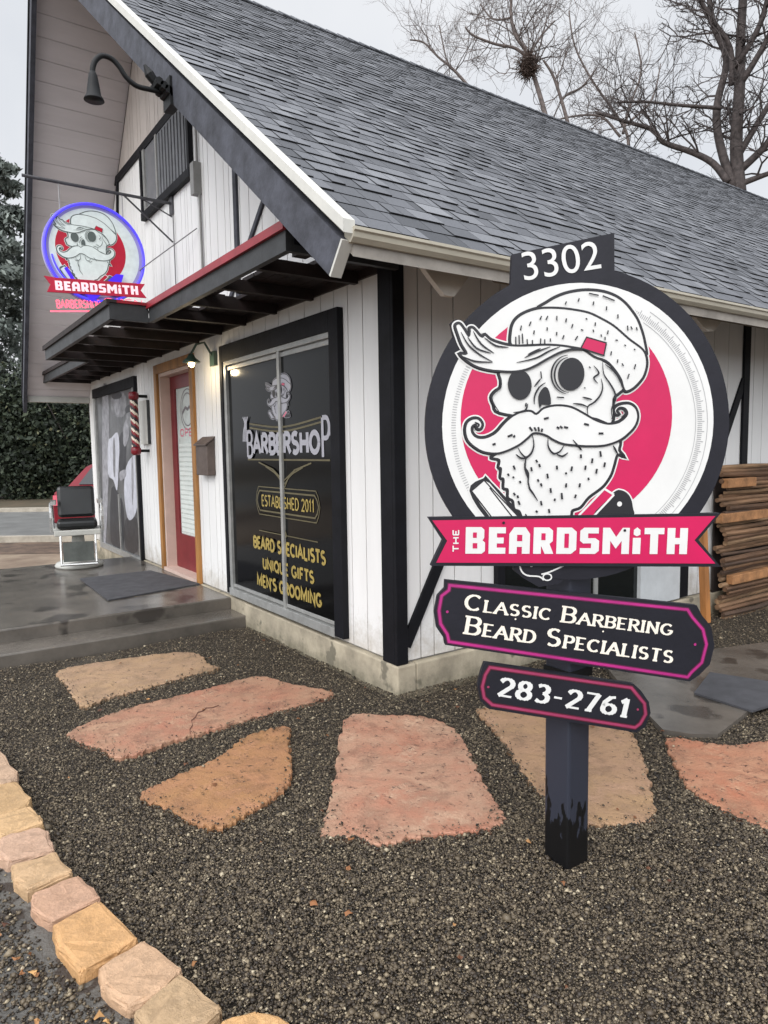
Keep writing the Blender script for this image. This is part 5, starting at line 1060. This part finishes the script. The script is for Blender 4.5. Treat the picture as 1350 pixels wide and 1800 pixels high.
for f in (.85, 3.4):
    for s in (-.84, .84):
        mb = MB(); mb.lathe(cpt(f, s-.1, .31), [(.2,0),(.31,.01),(.31,.2),(.2,.21)], ax=cside, k=20); w_ = mb.build('wheel', M('tyre_rubber', (28,28,30), .8, .1), car)
mb = MB(); mb.box(cpt(-.06,-.25,.62), cpt(-.02,.25,.74)) if False else mb.hexa([cpt(-.06,-.26,.5), cpt(-.06,.26,.5), cpt(-.02,.26,.5), cpt(-.02,-.26,.5), cpt(-.06,-.26,.6), cpt(-.06,.26,.6), cpt(-.02,.26,.6), cpt(-.02,-.26,.6)]); mb.build('bumper_strip', chrome, car)

# ---------------------------------------------------------------- vegetation
def leaf_cloud(centres, size, n, tone0, mb_arr, squash=1.0):
    pass
def leaf_mesh(name, P, size, mat, parent, tone, elong=1.6):
    n = len(P); r = rng
    a = r.normal(size=(n, 3)); a /= np.linalg.norm(a, axis=1)[:, None]; b = np.cross(a, r.normal(size=(n, 3))); b /= np.linalg.norm(b, axis=1)[:, None]
    s = size*r.lognormal(0, .3, n)[:, None]
    V = np.stack([P-a*s*elong*.5, P+b*s*.5, P+a*s*elong*.5, P-b*s*.5], 1)-(ORG[parent.name] if parent is not None else 0)
    me = bpy.data.meshes.new(name); me.vertices.add(n*4); me.vertices.foreach_set('co', V.reshape(-1)); me.loops.add(n*4); me.loops.foreach_set('vertex_index', np.arange(n*4, dtype=np.int32))
    me.polygons.add(n); me.polygons.foreach_set('loop_start', np.arange(0, n*4, 4, dtype=np.int32)); me.polygons.foreach_set('loop_total', np.full(n, 4, np.int32)); me.update(calc_edges=True)
    at = me.attributes.new('tone', 'FLOAT', 'FACE'); at.data.foreach_set('value', tone.astype(np.float32)); me.materials.append(mat)
    o = bpy.data.objects.new(name, me); COL.objects.link(o); o.parent = parent; ORG[o.name] = ORG[parent.name] if parent is not None else np.zeros(3); return o
bark = M('dark_wet_bark', (70,62,60), .85, .3, 10, .6, 40); bark2 = M('grey_brown_twigs', (104,94,90), .85, .25, 8, .3, 30)
hedgem = tone_mat('dark_hedge_leaf', [(0, (20, 26, 20)), (.5, (40, 50, 36)), (.9, (66, 74, 54)), (1, (98, 98, 72))], .7, .1, 20)
firm = tone_mat('grey_green_needles', [(0, (60, 66, 62)), (.5, (104, 112, 106)), (1, (158, 166, 160))], .7, .1, 20)
def bush(name, side, dep, w, h, d, n, label, cat_, group, mat=hedgem, size=.1):
    base = np.array(HP(side, dep, -.16)); t = empty(name, tuple(base), label, cat_, group)
    mb = MB()
    for i in range(7):
        an = rng.uniform(0, 6.28); mb.tube([base, base+np.array([math.cos(an)*w*.2, math.sin(an)*w*.2, h*.5]), base+np.array([math.cos(an)*w*.35, math.sin(an)*w*.35, h*.85])], [.05,.03,.01], 5)
    mb.build('stem', bark, t)
    lob = [(rng.uniform(-.36, .36)*w, rng.uniform(-.3, .3)*d, rng.uniform(.12, .82)*h, rng.uniform(.2, .34)*min(w, h)) for _ in range(34)]
    li = rng.integers(0, len(lob), n); L_ = np.array(lob)[li]; v = rng.normal(size=(n, 3)); v /= np.linalg.norm(v, axis=1)[:, None]; rr = L_[:, 3]*rng.uniform(.55, 1.08, n)
    loc = L_[:, :3]+v*rr[:, None]; loc[:, 2] = np.maximum(loc[:, 2], .02)
    P = base+HR*loc[:, 0:1]+HF*loc[:, 1:2]+np.array([0, 0, 1.])*loc[:, 2:3]
    leaf_mesh('crown', P, size, mat, t, np.clip(rng.normal(.45, .2, n)+.25*v[:, 2]*0+rng.normal(0, .12, len(lob))[li], 0, 1)); return t
hd = [(-20.5, 25, 5, 4.4), (-16.8, 24.5, 4.6, 4.0), (-13.4, 24, 4.4, 4.2), (-10.2, 24.5, 4.4, 3.9), (-6.6, 25, 4.6, 4.2)]
hl = ['dark evergreen hedge shrub outside the left picture edge', 'dark hedge shrub beyond the road, leftmost of the row', 'dark hedge shrub directly left of the red car', 'dark hedge shrub directly behind the red car', 'dark hedge shrub hidden mostly behind the poster window wall']
for (s, d, w, h), lb in list(zip(hd, hl))[1:4]: bush('hedge_shrub', s, d, w, h, 2.4, 30000, lb, 'hedge', 'dark hedge shrubs beyond the road', size=.085)
# tall conifer at the left picture edge
def conifer(side, dep, h, w, n, label):
    base = np.array(HP(side, dep, -.16)); t = empty('conifer_tree', tuple(base), label, 'tree', None)
    mb = MB(); mb.tube([base, base+np.array([0, 0, h*.5]), base+np.array([0, 0, h])], [.25, .15, .02], 8); mb.build('trunk', bark, t)
    NB = 130; bz = rng.uniform(.06, .99, NB)**.85; ba = rng.uniform(0, 6.28, NB); bl_ = w*.5*(1-bz)**.6*rng.uniform(.75, 1.15, NB)+.15
    bi = rng.integers(0, NB, n); u = rng.random(n)**.6; sp_ = (.28*(1-u*.5))
    P = base+np.stack([np.cos(ba[bi])*bl_[bi]*u, np.sin(ba[bi])*bl_[bi]*u, bz[bi]*h-bl_[bi]*u*.25+.0*u], 1)+rng.normal(0, 1, (n, 3))*np.stack([sp_, sp_, sp_*.6], 1)
    leaf_mesh('crown', P, .11, firm, t, np.clip(rng.normal(.35, .2, n)+.35*(u-.5)*0+(bi % 7)/18, 0, 1), elong=2.4)
conifer(-16.5, 30, 14.8, 9.0, 34000, 'tall grey-green conifer at the left picture edge')

def bare_tree(name, limbs, dep, label, mat, twig_n, seed, twig_len=1.4, trunk_px=None, gens=3, nest=None, twmat=None, rmin=.012):
    """limbs: list of (pixel polyline, start radius px, end radius px); traced limbs get their own depth and real thickness"""
    r = np.random.default_rng(seed); px0 = trunk_px or limbs[0][0][0]; base = D(px0[0], px0[1], dep); base[2] = -.16
    t = empty(name, tuple(base), label, 'tree'); mb = MB(); segs = []
    k_ = dep/F
    top = D(*limbs[0][0][0], dep); mb.tube([base+np.array([0,0,-.1]), base+(top-base)*.5, top], [limbs[0][1]*k_*1.3, limbs[0][1]*k_*1.1, limbs[0][1]*k_], 8)
    for i, (pl_, r0_, r1_) in enumerate(limbs):
        off = 0 if i == 0 else r.uniform(-1, 1)*1.2; N = len(pl_); p3 = []
        cur = cat(pl_, 4)
        for j, p in enumerate(cur): p3.append(D(p[0], p[1], dep)+HF*off*(j/len(cur)))
        rr = [max(.012, (r0_+(r1_-r0_)*j/(len(p3)-1))*k_) for j in range(len(p3))]; mb.tube(p3, rr, 7); segs.append((p3, rr))
    mb.build('trunk', mat, t, smooth=True)
    tw = MB()
    def grow(p, d, ln, rad, g):
        n_ = 4; pts = [p]; q = p.copy(); dd = d.copy()
        for i in range(n_):
            dd = dd+r.normal(0, .22, 3); dd[2] += .05; dd /= np.linalg.norm(dd); q = q+dd*ln/n_; pts.append(q.copy())
            if g > 0 and i >= 0 and r.random() < .85:
                nd = dd+r.normal(0, .65, 3); nd /= np.linalg.norm(nd); grow(q.copy(), nd, ln*r.uniform(.45, .7), rad*.6, g-1)
        tw.tube(pts, [rad*(1-.6*i/n_) for i in range(n_+1)], 3, cap=False)
    for p3, rr in segs:
        L_ = len(p3); m = max(3, int(twig_n*L_/20))
        for _ in range(m):
            j = int(r.uniform(.25, 1)*(L_-1)); j2 = min(L_-1, j+1); tt = np.array(p3[j2])-np.array(p3[j-1]); tt /= np.linalg.norm(tt)+1e-9
            d = tt*.6+r.normal(0, .7, 3); d[2] = d[2]*.8+.25; d /= np.linalg.norm(d)
            grow(np.array(p3[j]), d, twig_len*r.uniform(.6, 1.3), max(rmin, min(rr[j]*.45, .035)), gens)
    tw.build('crown', twmat or mat, t)
    if nest:
        c = D(*nest, dep-.1); nb = MB()
        for _ in range(420):
            v = r.normal(size=3); v /= np.linalg.norm(v); v *= np.array([.26, .26, .34])*r.uniform(.6, 1); w_ = r.normal(size=3)*.14
            nb.tube([c+v-w_, c+v+w_], .009, 3, cap=False)
        o = nb.build('bird_nest', M('nest_twigs', (82,66,58), .9, .3, 20)); recenter(o, c); tag(o, 'dark ball of twigs, a nest high in the bare tree', 'nest')
    return t
bare_tree('bare_tree', [([(1300,345),(1294,250),(1300,150),(1302,60),(1310,-60)], 12, 6.5), ([(1290,330),(1270,250),(1268,180),(1290,90),(1270,20),(1265,-60)], 8, 4.5),
  ([(1280,320),(1258,285),(1225,262),(1175,240),(1160,215),(1110,195),(1060,175)], 6.5, 2.5), ([(1268,190),(1200,185),(1130,178),(1080,180)], 3.5, 1.5),
  ([(1285,150),(1280,90),(1245,45),(1210,0),(1180,-40)], 5, 3), ([(1300,300),(1330,270),(1350,240),(1400,220)], 7, 4), ([(1300,270),(1340,200),(1380,140)], 6, 4), ([(1297,325),(1340,310),(1400,290)], 6, 3), ([(1300,150),(1330,90),(1352,20)], 6, 3), ([(1290,120),(1320,60),(1330,-30)],6,3)],
  19, 'large bare tree with thick forked trunk above the right end of the roof', bark, 15, 5, 1.35, rmin=.009)
bare_tree('bare_tree', [([(962,215),(948,165),(934,120),(925,90),(905,60),(898,20),(902,-30)], 4.5, 2.2), ([(930,105),(905,88),(870,84),(830,72),(815,60)], 3, 1.5), ([(928,110),(938,80),(960,40),(990,0)], 3, 1.5), ([(1000,225),(985,180),(968,140),(950,118)], 3.5, 1.8), ([(985,180),(1000,160),(1030,140),(1060,100)], 2.5, 1.2), ([(900,30),(870,20),(850,-20)], 2.2, 1.2)],
  22, 'bare tree holding the nest above the middle of the roof', bark2, 12, 8, 1.3, nest=(929,116), gens=3, rmin=.0095)
bare_tree('bare_tree', [([(835,165),(800,125),(770,100),(745,75),(720,70)], 2.6, 1.2), ([(830,160),(800,132),(785,120),(770,60)], 2, 1)], 26, 'small thin bare tree peeking over the ridge, left of the nest tree', bark2, 14, 12, 1.6, gens=3, rmin=.01)
bare_tree('bare_tree', [([(1105,260),(1100,230),(1075,190),(1040,140),(1010,80),(1000,20)], 2.8, 1.2), ([(1090,240),(1060,200),(1010,195),(960,205)], 2.5, 1.2), ([(1095,235),(1110,180),(1130,120),(1120,50)], 2.5, 1.2), ([(1105,215),(1150,170),(1170,100)], 2.2, 1)], 24, 'slender bare tree between the nest tree and the large trunk', bark2, 13, 21, 1.4, gens=3, rmin=.0095)
